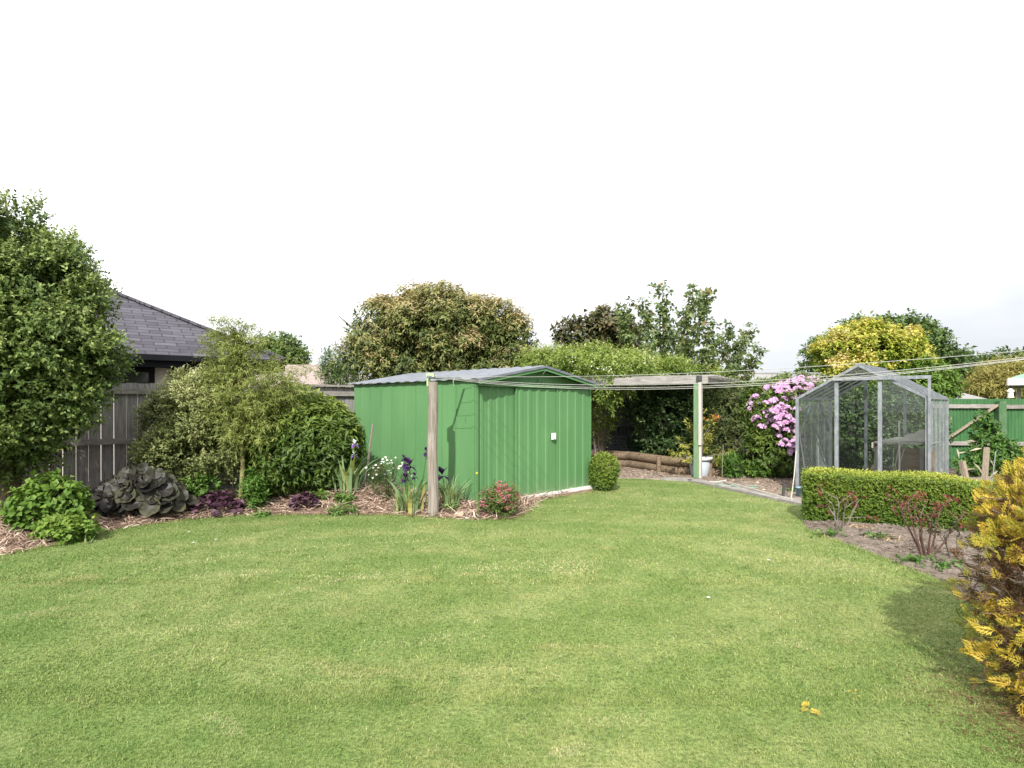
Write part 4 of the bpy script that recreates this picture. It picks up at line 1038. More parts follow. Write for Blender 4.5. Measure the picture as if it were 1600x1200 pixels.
    mb = MB(); p = M @ Vector((1.6, .35, .43)); mb.box(p, (.5, .02, .78), np.array(Matrix.Rotation(rz, 3, 'Z') @ Matrix.Rotation(-.08, 3, 'X')))
    tag(mb.build('plywood_board', wood_tan, tint=False), 'brown board leaning under the potting bench', 'board')
    mb = MB(); p = M @ Vector((.14, .10, .02)); q = M @ Vector((.02, .02, 1.06)); mb.tube([p, q], .011, 6)
    tag(mb.build('white_rod', white_plastic, tint=False), 'thin white rod leaning in the front left corner of the greenhouse', 'rod')
    # vine stems inside
    tt = thing('greenhouse_vine', 'leggy bare stemmed plant growing inside the greenhouse by the bench', 'plant', M @ Vector((1.45, .3, 0)))
    mb = MB(); c = np.array(M @ Vector((1.45, .3, 0)))
    for k in range(4):
        a = R.uniform(0, 6.28); mb.tube([c, c + (.05 * math.cos(a), .05 * math.sin(a), .3), c + (.12 * math.cos(a), .12 * math.sin(a), .55), c + (.10 * math.cos(a + .6), .16 * math.sin(a), .82)], .007, 5)
    mb.build('stem', wood_pale, tt, tint=False)
greenhouse()

# ------------------------------------------------------------------ small things on the ground
def stick(name, a, b, r, m, label, cat, n=6, mid=None):
    mb = MB(); pts = [a] + ([mid] if mid else []) + [b]
    pts = np.array(pts, float); 
    if len(pts) == 2: pts = np.array([pts[0], (pts[0] + pts[1]) / 2 + R.normal(size=3) * .01, pts[1]])
    mb.tube(pts, r if isinstance(r, (list, tuple)) else [r] * len(pts), n)
    return tag(mb.build(name, m, tint=False), label, cat)
stick('bamboo_cane', (X(1236, 9.35), 9.35, .03), (X(1244, 9.75), 9.75, .75), .008, wood_pale, 'pale bamboo cane leaning on the greenhouse corner', 'cane')
stick('timber_batten', (X(1130, 11.3), 11.3, .075), (X(1238, 9.15), 9.15, .06), .016, wood_pale, 'long thin pale batten lying along the edge of the dirt bed', 'batten', 4)
mb = MB(); mb.box((X(1224, 9.7), 9.7, .10), (.035, .03, .27), Matrix.Rotation(.07, 3, 'Y')); tag(mb.build('marker_stake', dark_steel, tint=False), 'short dark stake stuck in the dirt before the greenhouse', 'stake')
stick('thin_cane', (X(1128, 11.4), 11.4, .03), (X(1130, 11.4), 11.4, .75), .005, wood_stake, 'thin upright cane at the near end of the long batten', 'cane')
hp = []
for i in range(40):
    a = i * .42; r = .10 + .05 * math.sin(i * .9); hp.append((X(1139, 11.05) + .15 * math.cos(a) * (r / .12) + .016 * i - .25, 11.05 + .10 * math.sin(a * 1.1) - .012 * i, .055 + .003 * (i % 5)))
mb = MB(); mb.tube(hp, .009, 6); tag(mb.build('garden_hose', hose_green, smooth=True, tint=False), 'pale green hose in loose loops on the dirt by the batten', 'hose')
stick('split_stick', (X(1108, 11.35), 11.35, .06), (X(1135, 11.3), 11.3, .09), .014, wood_pale, 'short split stick lying by the green hose', 'stick')
mb = MB(); bp = (X(1251, 9.75), 9.75, .02)
mb.lathe([(0, 0), (.06, 0), (.075, .14), (.082, .14), (.082, .155), (.065, .15), (.055, .02), (0, .02)], bp, 14); tag(mb.build('plant_pot', blue_plastic, smooth=True, tint=False), 'small faded blue pot at the greenhouse corner', 'pot')
# stones by the shed corner
def stone(px, Y, r, m, label):
    n = 14; th = np.linspace(0, pi, 9); mb = MB(); c = np.array((X(px, Y), Y, r * .45)); v = []
    for a in th:
        for b in np.arange(n) / n * 2 * pi: v.append((math.sin(a) * math.cos(b), math.sin(a) * math.sin(b), math.cos(a)))
    v = np.array(v); v = v * (1 + .16 * snoise(v * 2 + px, 1.2))[:, None] * np.array((1.25, .9, .8)) * r + c
    mb.add(v, [(i * n + j, i * n + (j + 1) % n, (i + 1) * n + (j + 1) % n, (i + 1) * n + j) for i in range(8) for j in range(n)])
    tag(mb.build('stone', m, smooth=True, tint=False), label, 'stone', 'stones at the corner of the shed')
stone(720, 8.05, .075, stone_pink, 'rounded pinkish stone between the post and the pink shrub')
stone(735, 8.1, .065, stone_grey, 'pale grey stone at the foot of the shed corner')
stone(730, 7.9, .035, stone_grey, 'smallest grey stone lying in front of the other two')

# wooden stakes around the shed bed
stick('leaning_stake', (X(564, 9.05), 9.05, .10), (X(583, 9.15), 9.15, 1.21), [.015, .017, .02], bark_grey, 'weathered brown stake leaning against the shed side', 'stake')
stick('leaning_branch', (X(552, 8.75), 8.75, .2), (X(494, 8.6), 8.6, 1.04), [.016, .014, .008], bark_grey, 'thin bare branch leaning out of the iris clump', 'branch', 6, (X(520, 8.7), 8.7, .62))
stick('timber_offcut', (X(1512, 9.8), 9.8, .02), (X(1503, 9.9), 9.9, .58), [.05, .05, .05], wood_stake, 'short grey timber offcut leaning by the green fence shrub', 'stake', 4)
stick('timber_stake', (X(1536, 9.8), 9.8, .02), (X(1542, 9.9), 9.9, .80), [.045, .045, .045], wood_stake, 'tall grey timber stake standing in the green fence shrub', 'stake', 4)
stick('wire_hoop', (X(1548, 9.7), 9.7, .02), (X(1556, 9.8), 9.8, .75), .008, galv, 'thin metal rod beside the tall timber stake', 'rod')

def pot_plant():
    c = np.array((X(1093, 12.55), 12.55, .02))
    t = thing('flower_pot', 'large grey blue plastic pot with pale rim behind the pergola post', 'pot', tuple(c))
    mb = MB(); mb.lathe([(0, 0), (.165, 0), (.17, .02), (.225, .36), (.20, .36), (.19, .3), (0, .3)], n=32); part(mb, 'body', pot_mat, t, smooth=True, tint=False)
    mb = MB(); mb.lathe([(.228, .335), (.258, .345), (.265, .385), (.258, .402), (.225, .402), (.205, .36)], n=32); part(mb, 'rim', pot_rim, t, smooth=True, tint=False)
    mb = MB(); mb.lathe([(0, .345), (.1, .35), (.204, .335)], n=24); part(mb, 'soil', soil_pot, t, smooth=True, tint=False)
    b = c + (0, 0, .34)
    p = thing('potted_shrub', 'young yellow green shrub with orange tips growing in the grey blue pot', 'shrub', tuple(b))
    mb = MB(); lv = MB()
    ends = [(-.62, -.1, .12), (-.45, .1, .38), (-.20, .1, .75), (.0, -.1, .95), (.22, .05, .62), (.62, -.1, .14), (.3, .2, .30), (-.3, -.2, .05), (.42, -.15, .02), (.15, -.1, .45), (-.1, -.15, .4), (.26, .0, .78)]
    for e in ends:
        e = b + np.array(e); m = b + (e - b) * np.array((.35, .35, .62)); mb.tube([b, m, e], [.014, .009, .004], 5)
        n = 11; s = R.uniform(.35, 1.0, n)[:, None]; P = b * (1 - s) ** 2 + 2 * s * (1 - s) * m + e * s ** 2 + R.normal(size=(n, 3)) * .03
        sprigs(lv, P, rdir(n) + np.array((0, 0, .4)) + .8 * unit(e - m), .12, 8, LANCE, .085, .45 + .2 * R.random(n), .7, .3, .2)
    lv2 = b + np.array((.26, .0, .78)); sprigs(lv, lv2 + .04 * R.normal(size=(6, 3)), rdir(6) + (0, 0, .8), .12, 8, LANCE, .09, .97, .6, .1, 0, .03)
    mb.build('stem', bark_grey, p, tint=False); lv.build('foliage', leaf_pot, p)
pot_plant()

# ------------------------------------------------------------------ trees and shrubs
def ball(px, py, Y, rpx, rpy=None, ry=None):
    """ellipsoid lobe: centre and radii given as seen sizes at distance Y"""
    rx = rpx / FPX * Y; rz = (rpy or rpx) / FPX * Y
    return (X(px, Y), Y, Z(py, Y), rx, ry or rx, rz)

# big evergreen at the left end
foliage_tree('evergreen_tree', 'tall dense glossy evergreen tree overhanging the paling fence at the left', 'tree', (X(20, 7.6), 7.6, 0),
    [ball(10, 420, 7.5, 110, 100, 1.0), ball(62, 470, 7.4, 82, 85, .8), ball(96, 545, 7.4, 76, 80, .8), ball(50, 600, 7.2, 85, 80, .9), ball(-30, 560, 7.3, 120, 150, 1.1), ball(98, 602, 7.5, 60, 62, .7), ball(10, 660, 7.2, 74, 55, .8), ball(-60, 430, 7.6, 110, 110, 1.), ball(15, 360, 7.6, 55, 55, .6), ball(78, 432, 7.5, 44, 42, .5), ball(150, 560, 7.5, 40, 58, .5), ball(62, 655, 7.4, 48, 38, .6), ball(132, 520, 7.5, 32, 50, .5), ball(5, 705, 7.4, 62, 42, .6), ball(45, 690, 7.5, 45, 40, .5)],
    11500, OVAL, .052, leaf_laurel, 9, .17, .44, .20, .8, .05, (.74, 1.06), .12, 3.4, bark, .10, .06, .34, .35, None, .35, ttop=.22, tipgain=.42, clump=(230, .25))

# variegated bushy shrub, wispy small tree, dark rhododendron
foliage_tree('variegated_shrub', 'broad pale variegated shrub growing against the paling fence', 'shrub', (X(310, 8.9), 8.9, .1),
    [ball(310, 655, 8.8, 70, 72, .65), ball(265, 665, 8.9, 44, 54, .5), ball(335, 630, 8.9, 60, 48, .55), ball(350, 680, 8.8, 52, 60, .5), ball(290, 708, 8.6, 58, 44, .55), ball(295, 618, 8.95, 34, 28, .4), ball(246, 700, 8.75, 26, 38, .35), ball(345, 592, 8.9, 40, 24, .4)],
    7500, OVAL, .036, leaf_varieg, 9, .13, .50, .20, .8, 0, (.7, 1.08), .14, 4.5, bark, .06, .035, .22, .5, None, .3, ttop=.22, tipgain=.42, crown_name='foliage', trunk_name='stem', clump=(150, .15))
def wisp():
    bx, by = X(378, 8.55), 8.55
    t = thing('young_tree', 'slender young tree with pale trunk and wispy drooping yellow green foliage', 'tree', (bx, by, .08))
    mb = MB(); mb.tube([(bx - .02, by, .0), (bx, by, .35), (bx + .015, by, .7), (bx + .01, by + .02, 1.05), (bx - .03, by, 1.6), (bx - .06, by, 2.1), (bx - .1, by, 2.55)], [.048, .036, .031, .027, .02, .013, .006], 9)
    mb.build('trunk', bark_pale, t, smooth=True, tint=False)
    br = MB(); lv = MB()
    tips = [(335, 520, .1), (350, 512, .0), (368, 528, -.1), (388, 515, .1), (325, 548, .0), (402, 532, .1), (360, 545, -.2), (345, 540, .2), (355, 500, .0), (340, 530, -.1), (375, 520, .1), (330, 575, .1), (400, 545, .0), (420, 530, .2), (440, 560, .1), (470, 570, .0), (300, 600, -.2), (320, 640, -.3), (360, 590, -.3), (400, 600, -.3), (440, 610, -.2), (350, 650, -.4), (400, 660, -.35), (430, 650, -.2), (380, 560, -.2), (345, 615, -.35), (385, 635, -.4), (290, 640, -.1), (415, 580, -.3), (462, 600, .0), (450, 590, .2), (370, 540, -.1), (345, 560, .1), (425, 620, -.1), (478, 585, .1), (470, 610, .1), (455, 625, 0), (440, 590, .2), (410, 590, -.3), (340, 590, -.2), (395, 625, -.4), (410, 690, -.3), (365, 690, -.35)]
    for (px, py, dy) in tips:
        Y = by + dy; e = np.array((X(px, Y), Y, Z(py, Y)))
        s = np.array((bx, by, np.clip(e[2] - .45, 1.0, 2.2))); m = (s + e) / 2 + (0, 0, .12)
        br.tube([s, m, e], [.010, .006, .003], 5)
        n = 34; u = R.uniform(.30, 1.05, n)[:, None]; P = s * (1 - u) ** 2 + 2 * u * (1 - u) * m + e * u ** 2 + R.normal(size=(n, 3)) * .075
        D = unit(e - s) * .8 + rdir(n) * .9 + np.array((0, 0, .15))
        sprigs(lv, P, D, .20 * R.uniform(.6, 1.3, n), 13, NARROW, .068, .50 + .18 * R.random(n), .75, .75, .3)
    br.build('branch', bark_pale, t, tint=False); lv.build('crown', leaf_wisp, t)
wisp()
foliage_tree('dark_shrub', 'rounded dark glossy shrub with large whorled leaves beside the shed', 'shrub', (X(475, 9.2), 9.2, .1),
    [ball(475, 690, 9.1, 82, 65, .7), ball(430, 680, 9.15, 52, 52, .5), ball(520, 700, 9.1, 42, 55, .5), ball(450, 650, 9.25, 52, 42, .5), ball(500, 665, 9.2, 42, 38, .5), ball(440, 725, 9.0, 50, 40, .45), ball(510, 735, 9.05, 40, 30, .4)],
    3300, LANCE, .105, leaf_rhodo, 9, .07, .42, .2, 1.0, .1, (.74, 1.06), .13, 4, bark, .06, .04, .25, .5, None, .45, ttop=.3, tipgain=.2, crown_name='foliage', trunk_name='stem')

# low plants of the left bed
def bush(name, label, cat, px, Y, pyb, pyt, wpx, n, tpl, size, mat, k=6, L=.08, tint=.45, spread=.85, droop=0., group=None, flat=1.0, z0=None, bump=.18, ttop=.15, up=.5, lobes=6):
    x = X(px, Y); zt = Z(pyt, Y); zb = bed_l_h(np.array([[x, Y]]))[0] if z0 is None else z0
    w = wpx / FPX * Y / 2; h = zt - zb
    t = thing(name, label, cat, (x, Y, zb), 0, group)
    ls = []
    for i in range(lobes):
        a = 2 * pi * i / lobes + random.random(); r = w * random.uniform(.35, .62)
        ls.append((x + r * math.cos(a), Y + r * .8 * math.sin(a), zb + h * random.uniform(.38, .62), w * .45, w * .42, h * random.uniform(.36, .42)))
    ls.append((x, Y, zb + h * .62, w * .5, w * .45, h * .40))
    st = MB()
    for l in ls:
        st.tube([(x, Y, zb - .03), ((x + l[0]) / 2, (Y + l[1]) / 2, zb + h * .3), l[:3]], [.012, .009, .005], 5)
    st.build('stem', bark, t, tint=False)
    mb = MB(); p, o, nz = lobe_pts(ls, n, (.5, 1.05), bump, 7)
    kz = p[:, 2] > zb - .01; p, o, nz = p[kz], o[kz], nz[kz]
    D = o * .7 + np.array((0, 0, up)) + .35 * R.normal(size=p.shape)
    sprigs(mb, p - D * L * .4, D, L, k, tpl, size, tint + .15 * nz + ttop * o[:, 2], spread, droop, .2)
    mb.build('foliage', mat, t)
    return t, ls
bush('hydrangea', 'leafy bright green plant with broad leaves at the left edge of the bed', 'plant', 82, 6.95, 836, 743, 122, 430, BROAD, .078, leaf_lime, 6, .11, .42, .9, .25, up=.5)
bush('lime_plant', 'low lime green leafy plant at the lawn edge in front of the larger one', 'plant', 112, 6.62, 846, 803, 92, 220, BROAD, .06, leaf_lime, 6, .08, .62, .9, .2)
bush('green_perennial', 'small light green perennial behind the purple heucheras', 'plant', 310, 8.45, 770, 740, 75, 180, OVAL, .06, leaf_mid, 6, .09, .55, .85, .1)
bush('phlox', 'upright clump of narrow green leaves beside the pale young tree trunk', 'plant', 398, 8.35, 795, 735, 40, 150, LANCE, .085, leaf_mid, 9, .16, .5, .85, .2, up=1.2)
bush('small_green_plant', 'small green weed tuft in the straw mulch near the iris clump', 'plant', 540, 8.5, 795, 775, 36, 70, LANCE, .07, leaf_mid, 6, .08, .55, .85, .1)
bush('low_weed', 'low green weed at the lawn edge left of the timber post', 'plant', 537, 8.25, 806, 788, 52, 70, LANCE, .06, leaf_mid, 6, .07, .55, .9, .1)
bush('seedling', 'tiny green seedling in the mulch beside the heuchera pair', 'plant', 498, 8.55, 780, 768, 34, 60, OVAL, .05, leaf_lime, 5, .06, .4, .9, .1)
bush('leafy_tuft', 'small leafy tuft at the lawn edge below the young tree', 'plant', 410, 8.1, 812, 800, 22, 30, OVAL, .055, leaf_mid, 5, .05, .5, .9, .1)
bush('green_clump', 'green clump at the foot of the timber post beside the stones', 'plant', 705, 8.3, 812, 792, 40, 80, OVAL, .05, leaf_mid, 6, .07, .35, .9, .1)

def ligularia():
    x, Y = X(216, 7.95), 7.95; zb = .06
    t = thing('ligularia', 'mound of large round purple black leaves in the left bed', 'plant', (x, Y, zb))
    mb = MB(); st = MB(); n = 120
    a = np.arange(n) * 2.39996 + R.normal(size=n) * .15; u = ((np.arange(n) + .5) / n) ** .55
    px = x + .60 * u * np.cos(a); py = Y + .44 * u * np.sin(a); pz = zb + .14 + .44 * (1 - u ** 2.3) * R.uniform(.85, 1.0, n) + .02 * R.normal(size=n)
    P = np.c_[px, py, pz]
    Nn = unit(np.c_[np.cos(a) * (.1 + .75 * u), np.sin(a) * (.1 + .75 * u) - .50, np.full(n, .80)] + .27 * R.normal(size=(n, 3)))
    dn = np.c_[np.cos(a) * u, np.sin(a) * u - .3, np.full(n, -.45)] + .35 * R.normal(size=(n, 3))
    out = unit(dn - (dn * Nn).sum(1, keepdims=True) * Nn)
    tint = np.clip(.48 + .17 * R.normal(size=n), .15, .70); tint[R.random(n) < .16] = .82; tint[(R.random(n) < .12) & (u < .5)] = .97
    place(mb, BIGDISC[:2], P - out * .08, out, Nn, R.uniform(.15, .25, n), np.clip(tint[:, None] + BIGDISC[2][None] * 1.2, 0, 1))
    for i in range(0, n, 2): st.tube([(x + R.normal() * .06, Y + R.normal() * .05, zb), (x + .5 * (px[i] - x), Y + .5 * (py[i] - Y), zb + .6 * (pz[i] - zb)), P[i]], [.007, .006, .004], 4)
    st.build('stem', leaf_heuchera, t); mb.build('foliage', leaf_black, t, smooth=True)
ligularia()
def heuchera(px, Y, wpx, hh, n, label):
    x = X(px, Y); zb = bed_l_h(np.array([[x, Y]]))[0]; w = wpx / FPX * Y / 2
    t = thing('heuchera', label, 'plant', (x, Y, zb), 0, 'purple heucheras in the left bed')
    mb = MB(); st = MB(); a = R.uniform(0, 2 * pi, n); u = R.uniform(0, 1, n) ** .6
    P = np.c_[x + w * .9 * u * np.cos(a), Y + w * .7 * u * np.sin(a), zb + .03 + hh * (1 - u ** 2.2) * R.uniform(.6, 1, n)]
    out = np.c_[np.cos(a), np.sin(a), -.3 * u] + .35 * R.normal(size=(n, 3))
    Nn = np.c_[np.cos(a) * .5 * u, np.sin(a) * .5 * u - .1, np.ones(n)] + .3 * R.normal(size=(n, 3))
    place(mb, DISC, P, out, Nn, R.uniform(.05, .095, n), np.clip(.45 + .25 * R.normal(size=n), 0, 1))
    for i in range(0, n, 5): st.tube([(x, Y, zb - .02), (P[i] + (x, Y, zb)) / 2, P[i]], [.004] * 3, 4)
    st.build('stem', leaf_heuchera, t); mb.build('foliage', leaf_heuchera, t, smooth=True)
heuchera(338, 8.2, 84, .24, 190, 'wide low purple leaved plant beside the round black leaved mound')
heuchera(477, 8.35, 42, .17, 90, 'small dark purple plant in the straw mulch before the dark shrub')

# irises
def iris_flower(mb, c, s, t0, t1):
    for k in range(3):
        a = k * 2.094 + R.uniform(-.2, .2); d = np.array((math.cos(a), math.sin(a), 0))
        place(mb, BROAD, np.array([c]), np.array([d * .5 + (0, 0, .9)]), np.array([d * -.9 + (0, 0, .3)]), s * .95, t0)
        place(mb, BROAD, np.array([c - (0, 0, .01)]), np.array([d * .8 + (0, 0, -.55)]), np.array([d * .5 + (0, 0, .8)]), s, t1)
        place(mb, OVAL, np.array([c + d * s * .2]), np.array([d * .8 - (0, 0, .2)]), np.array([d * .5 + (0, 0, .8)]), s * .5, t0)
def iris(name, label, px, Y, n, hmin, hmax, wpx, w, flowers, tint=.5, petal=None, lean=.6, mat=leaf_iris):
    x = X(px, Y); zb = bed_l_h(np.array([[x, Y]]))[0]; hw = wpx / FPX * Y / 2
    t = thing(name, label, 'plant', (x, Y, zb))
    mb = MB(); a = R.uniform(0, 2 * pi, n); r = hw * .5 * R.random(n)
    P = np.c_[x + r * np.cos(a), Y + r * .6 * np.sin(a), np.full(n, zb - .02)]
    h = R.uniform(hmin, hmax, n); ti = np.clip(tint + .14 * R.normal(size=n), 0, .85); ti[R.random(n) < .06] = 1
    blades(mb, P, np.c_[np.cos(a), np.sin(a) * .7], h, h * R.uniform(.05, lean * 1.35, n), w * R.uniform(.75, 1.3, n), ti, 5, 0, .16)
    mb.build('leaves', mat, t)
    for (fx, fy, s, m) in flowers:
        c = np.array((X(fx, Y), Y + R.uniform(-.06, .06), Z(fy, Y)))
        sm = MB(); b = np.array((x + (c[0] - x) * .4, Y, zb)); sm.tube([b, (b + c) / 2 + (.01, 0, 0), c - (0, 0, .01)], [.008, .007, .006], 5); sm.build('stalk', leaf_mid, t)
        fm = MB()
        if m is petal_violet: iris_flower(fm, c, s, .9, .25)
        else: iris_flower(fm, c, s, .6, .3)
        fm.build('flower', m, t)
iris('iris_clump', 'iris clump with violet and white flowers beside the leaning brown stake', 545, 8.75, 36, .35, .72, 90, .045, [(556, 693, .085, petal_violet), (553, 710, .075, petal_violet)])
iris('iris_clump', 'iris clump with dark purple flowers left of the timber post', 640, 8.25, 44, .28, .62, 100, .045, [(640, 727, .135, petal_dark), (634, 724, .11, petal_dark), (630, 716, .06, petal_dark), (634, 747, .10, petal_dark), (648, 744, .07, petal_dark), (667, 706, .09, petal_dark)], .52)
iris('iris_clump', 'dark purple iris with grassy leaves right of the timber post', 704, 8.45, 95, .25, .52, 62, .022, [(691, 742, .15, petal_dark)], .6)
iris('iris_clump', 'few short iris blades among the lime green plant at the left', 133, 6.5, 9, .18, .33, 40, .03, [], .55, lean=.4)

def white_flowers():
    t, ls = bush('white_flower_bush', 'wiry bush dotted with small white flowers between two iris clumps', 'plant', 607, 8.7, 770, 715, 72, 260, NARROW, .05, leaf_mixed, 8, .13, .45, .8, .1, up=.8, z0=.14)
    P, o, _ = lobe_pts(ls, 60, (.95, 1.15), .1, 6)
    P = np.vstack([P[o[:, 2] > .0][:26], [(X(u, 8.65), 8.62, Z(v, 8.65)) for u, v in ((603, 714), (606, 719), (600, 722), (609, 724), (588, 727), (592, 731), (584, 731), (612, 739), (624, 732), (627, 728), (573, 731))]])
    for c in P:
        mb = MB()
        for k in range(5):
            a = k * 1.2566; place(mb, BROAD, np.array([c]), np.array([(math.cos(a), math.sin(a) * .6 - .3, .35 + .5 * math.sin(a))]), np.array([(0, -.8, .6)]), R.uniform(.013, .024), R.random())
        mb.build('flower', petal_white, t)
white_flowers()
def pink_bush():
    t, ls = bush('pink_flowering_shrub', 'small shrub covered in crimson pink flowers at the shed front corner', 'shrub', 781, 7.98, 812, 756, 68, 420, LANCE, .05, leaf_pinkshrub, 7, .10, .45, .8, 0, z0=.02, up=.7)
    P, o, _ = lobe_pts(ls, 120, (.9, 1.12), .12, 6); P = P[(o[:, 1] < .3) | (o[:, 2] > .4)][:52]
    for c in P:
        mb = MB(); m = R.integers(4, 7); q = c + R.normal(size=(m, 3)) * .016
        for e in q:
            for k in range(4):
                a = k * 1.57 + R.random(); place(mb, OVAL, np.array([e]), np.array([(math.cos(a), math.sin(a) - .3, .5)]), np.array([(0, -.5, .8)]), .026, R.random())
        mb.build('flower_cluster', petal_pink, t)
    y = MB(); c = np.array((X(745, 7.75), 7.75, Z(739, 7.75)))
    for k in range(6):
        a = k * 1.047; place(y, BROAD, np.array([c]), np.array([(math.cos(a), -.3, math.sin(a))]), np.array([(0, -1, .2)]), .016, .5)
    d = thing('yellow_flower', 'single small yellow flower on a thin stalk by the shed corner', 'flower', (c[0], c[1], 0))
    y.build('petals', petal_yellow, d); s = MB(); s.tube([(c[0] + .03, c[1], 0), (c[0] + .02, c[1], .3), c], .004, 5); s.build('stalk', leaf_mid, d)
pink_bush()

# ------------------------------------------------------------------ clipped box
def box_bush(name, label, px, Y, wpx, pyt, n):
    x = X(px, Y); w = wpx / FPX * Y / 2; zt = Z(pyt, Y)
    t = thing(name, label, 'shrub', (x, Y, 0))
    ls = [(x, Y, zt * .55, w * .96, w * .95, zt * .44), (x - w * .15, Y, zt * .35, w * .8, w * .8, zt * .32)]
    trunk_mesh((x, Y, -.02), (x, Y, zt * .6), .02, .012, ls).build('stem', bark, t, tint=False)
    mb = MB(); p, o, nz = lobe_pts(ls, n, (.72, 1.05), .10, 8)
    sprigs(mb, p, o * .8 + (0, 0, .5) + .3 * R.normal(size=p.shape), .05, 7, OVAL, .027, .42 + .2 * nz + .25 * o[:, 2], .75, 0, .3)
    mb.build('foliage', leaf_box, t)
box_bush('box_bush', 'small rounded clipped bush at the right corner of the shed', 944, 10.55, 44, 709, 2600)

def box_hedge():
    a = np.array((3.72, 7.72)); b = np.array((5.75, 6.62)); d = b - a; L = np.linalg.norm(d); d /= L; n = np.array((-d[1], d[0]))
    t = thing('box_hedge', 'low clipped bright green box hedge in front of the greenhouse', 'hedge', (a[0], a[1], 0))
    T = .56; H0 = .60
    def top(s): return H0 + .028 * np.sin(s * 2.3) + .02 * np.sin(s * 5.1 + 1)
    N = 11500; mb = MB()
    s = R.uniform(0, L, N); face = R.random(N)
    h = top(s); v = R.random(N); P = np.zeros((N, 3)); O = np.zeros((N, 3))
    dep = np.abs(R.normal(size=N)) * .045 - .012
    fr = face < .52; tp = (face >= .52) & (face < .80); bk = (face >= .80) & (face < .90); en = face >= .90
    off = np.zeros(N); z = np.zeros(N)
    rr = .09
    off[fr] = dep[fr] - .02 * (v[fr] - .5); z[fr] = .02 + v[fr] * (h[fr] - .02); O[fr] = (-n[0], -n[1], 0)
    off[tp] = v[tp] * T; z[tp] = h[tp] - dep[tp]; O[tp] = (0, 0, 1)
    off[bk] = T - dep[bk]; z[bk] = v[bk] * h[bk]; O[bk] = (n[0], n[1], 0)
    s[en] = np.where(R.random(en.sum()) < .75, dep[en], L - dep[en]); off[en] = R.random(en.sum()) * T; z[en] = v[en] * h[en]
    O[en] = np.where((s[en] < L / 2)[:, None], np.r_[-d, 0], np.r_[d, 0])
    # soften the top edges
    e1 = np.minimum(np.minimum(off, T - off), np.minimum(s, L - s)).clip(0, rr); z = np.where(tp, z - (rr - e1) ** 2 / rr * .7, z)
    P[:, 0] = a[0] + d[0] * s + n[0] * off; P[:, 1] = a[1] + d[1] * s + n[1] * off; P[:, 2] = z
    nz = snoise(P, 7); P += O * (.018 * nz + .012 * snoise(P, 23))[:, None]
    D = O * .7 + np.array((0, 0, .55)) + .35 * R.normal(size=P.shape)
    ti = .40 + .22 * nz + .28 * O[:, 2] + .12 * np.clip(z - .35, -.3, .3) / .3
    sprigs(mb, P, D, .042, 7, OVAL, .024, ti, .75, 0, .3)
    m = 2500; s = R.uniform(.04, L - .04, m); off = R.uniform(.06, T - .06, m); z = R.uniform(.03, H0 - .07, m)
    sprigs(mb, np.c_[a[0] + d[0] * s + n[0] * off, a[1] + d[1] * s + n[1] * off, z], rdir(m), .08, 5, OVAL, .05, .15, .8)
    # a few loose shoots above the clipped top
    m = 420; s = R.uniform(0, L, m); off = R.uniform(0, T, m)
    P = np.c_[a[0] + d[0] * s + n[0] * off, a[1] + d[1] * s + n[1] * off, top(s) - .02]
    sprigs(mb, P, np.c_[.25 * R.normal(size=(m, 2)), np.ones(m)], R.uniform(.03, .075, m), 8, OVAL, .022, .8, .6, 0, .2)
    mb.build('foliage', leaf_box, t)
    st = MB()
    for s in np.arange(.12, L, .2):
        c = a + d * s + n * T / 2; st.tube([(c[0], c[1], 0), (c[0] + .02, c[1], .2), (c[0], c[1] + .02, .45)], [.016, .012, .006], 6)
    st.build('stem', bark, t, tint=False)
box_hedge()

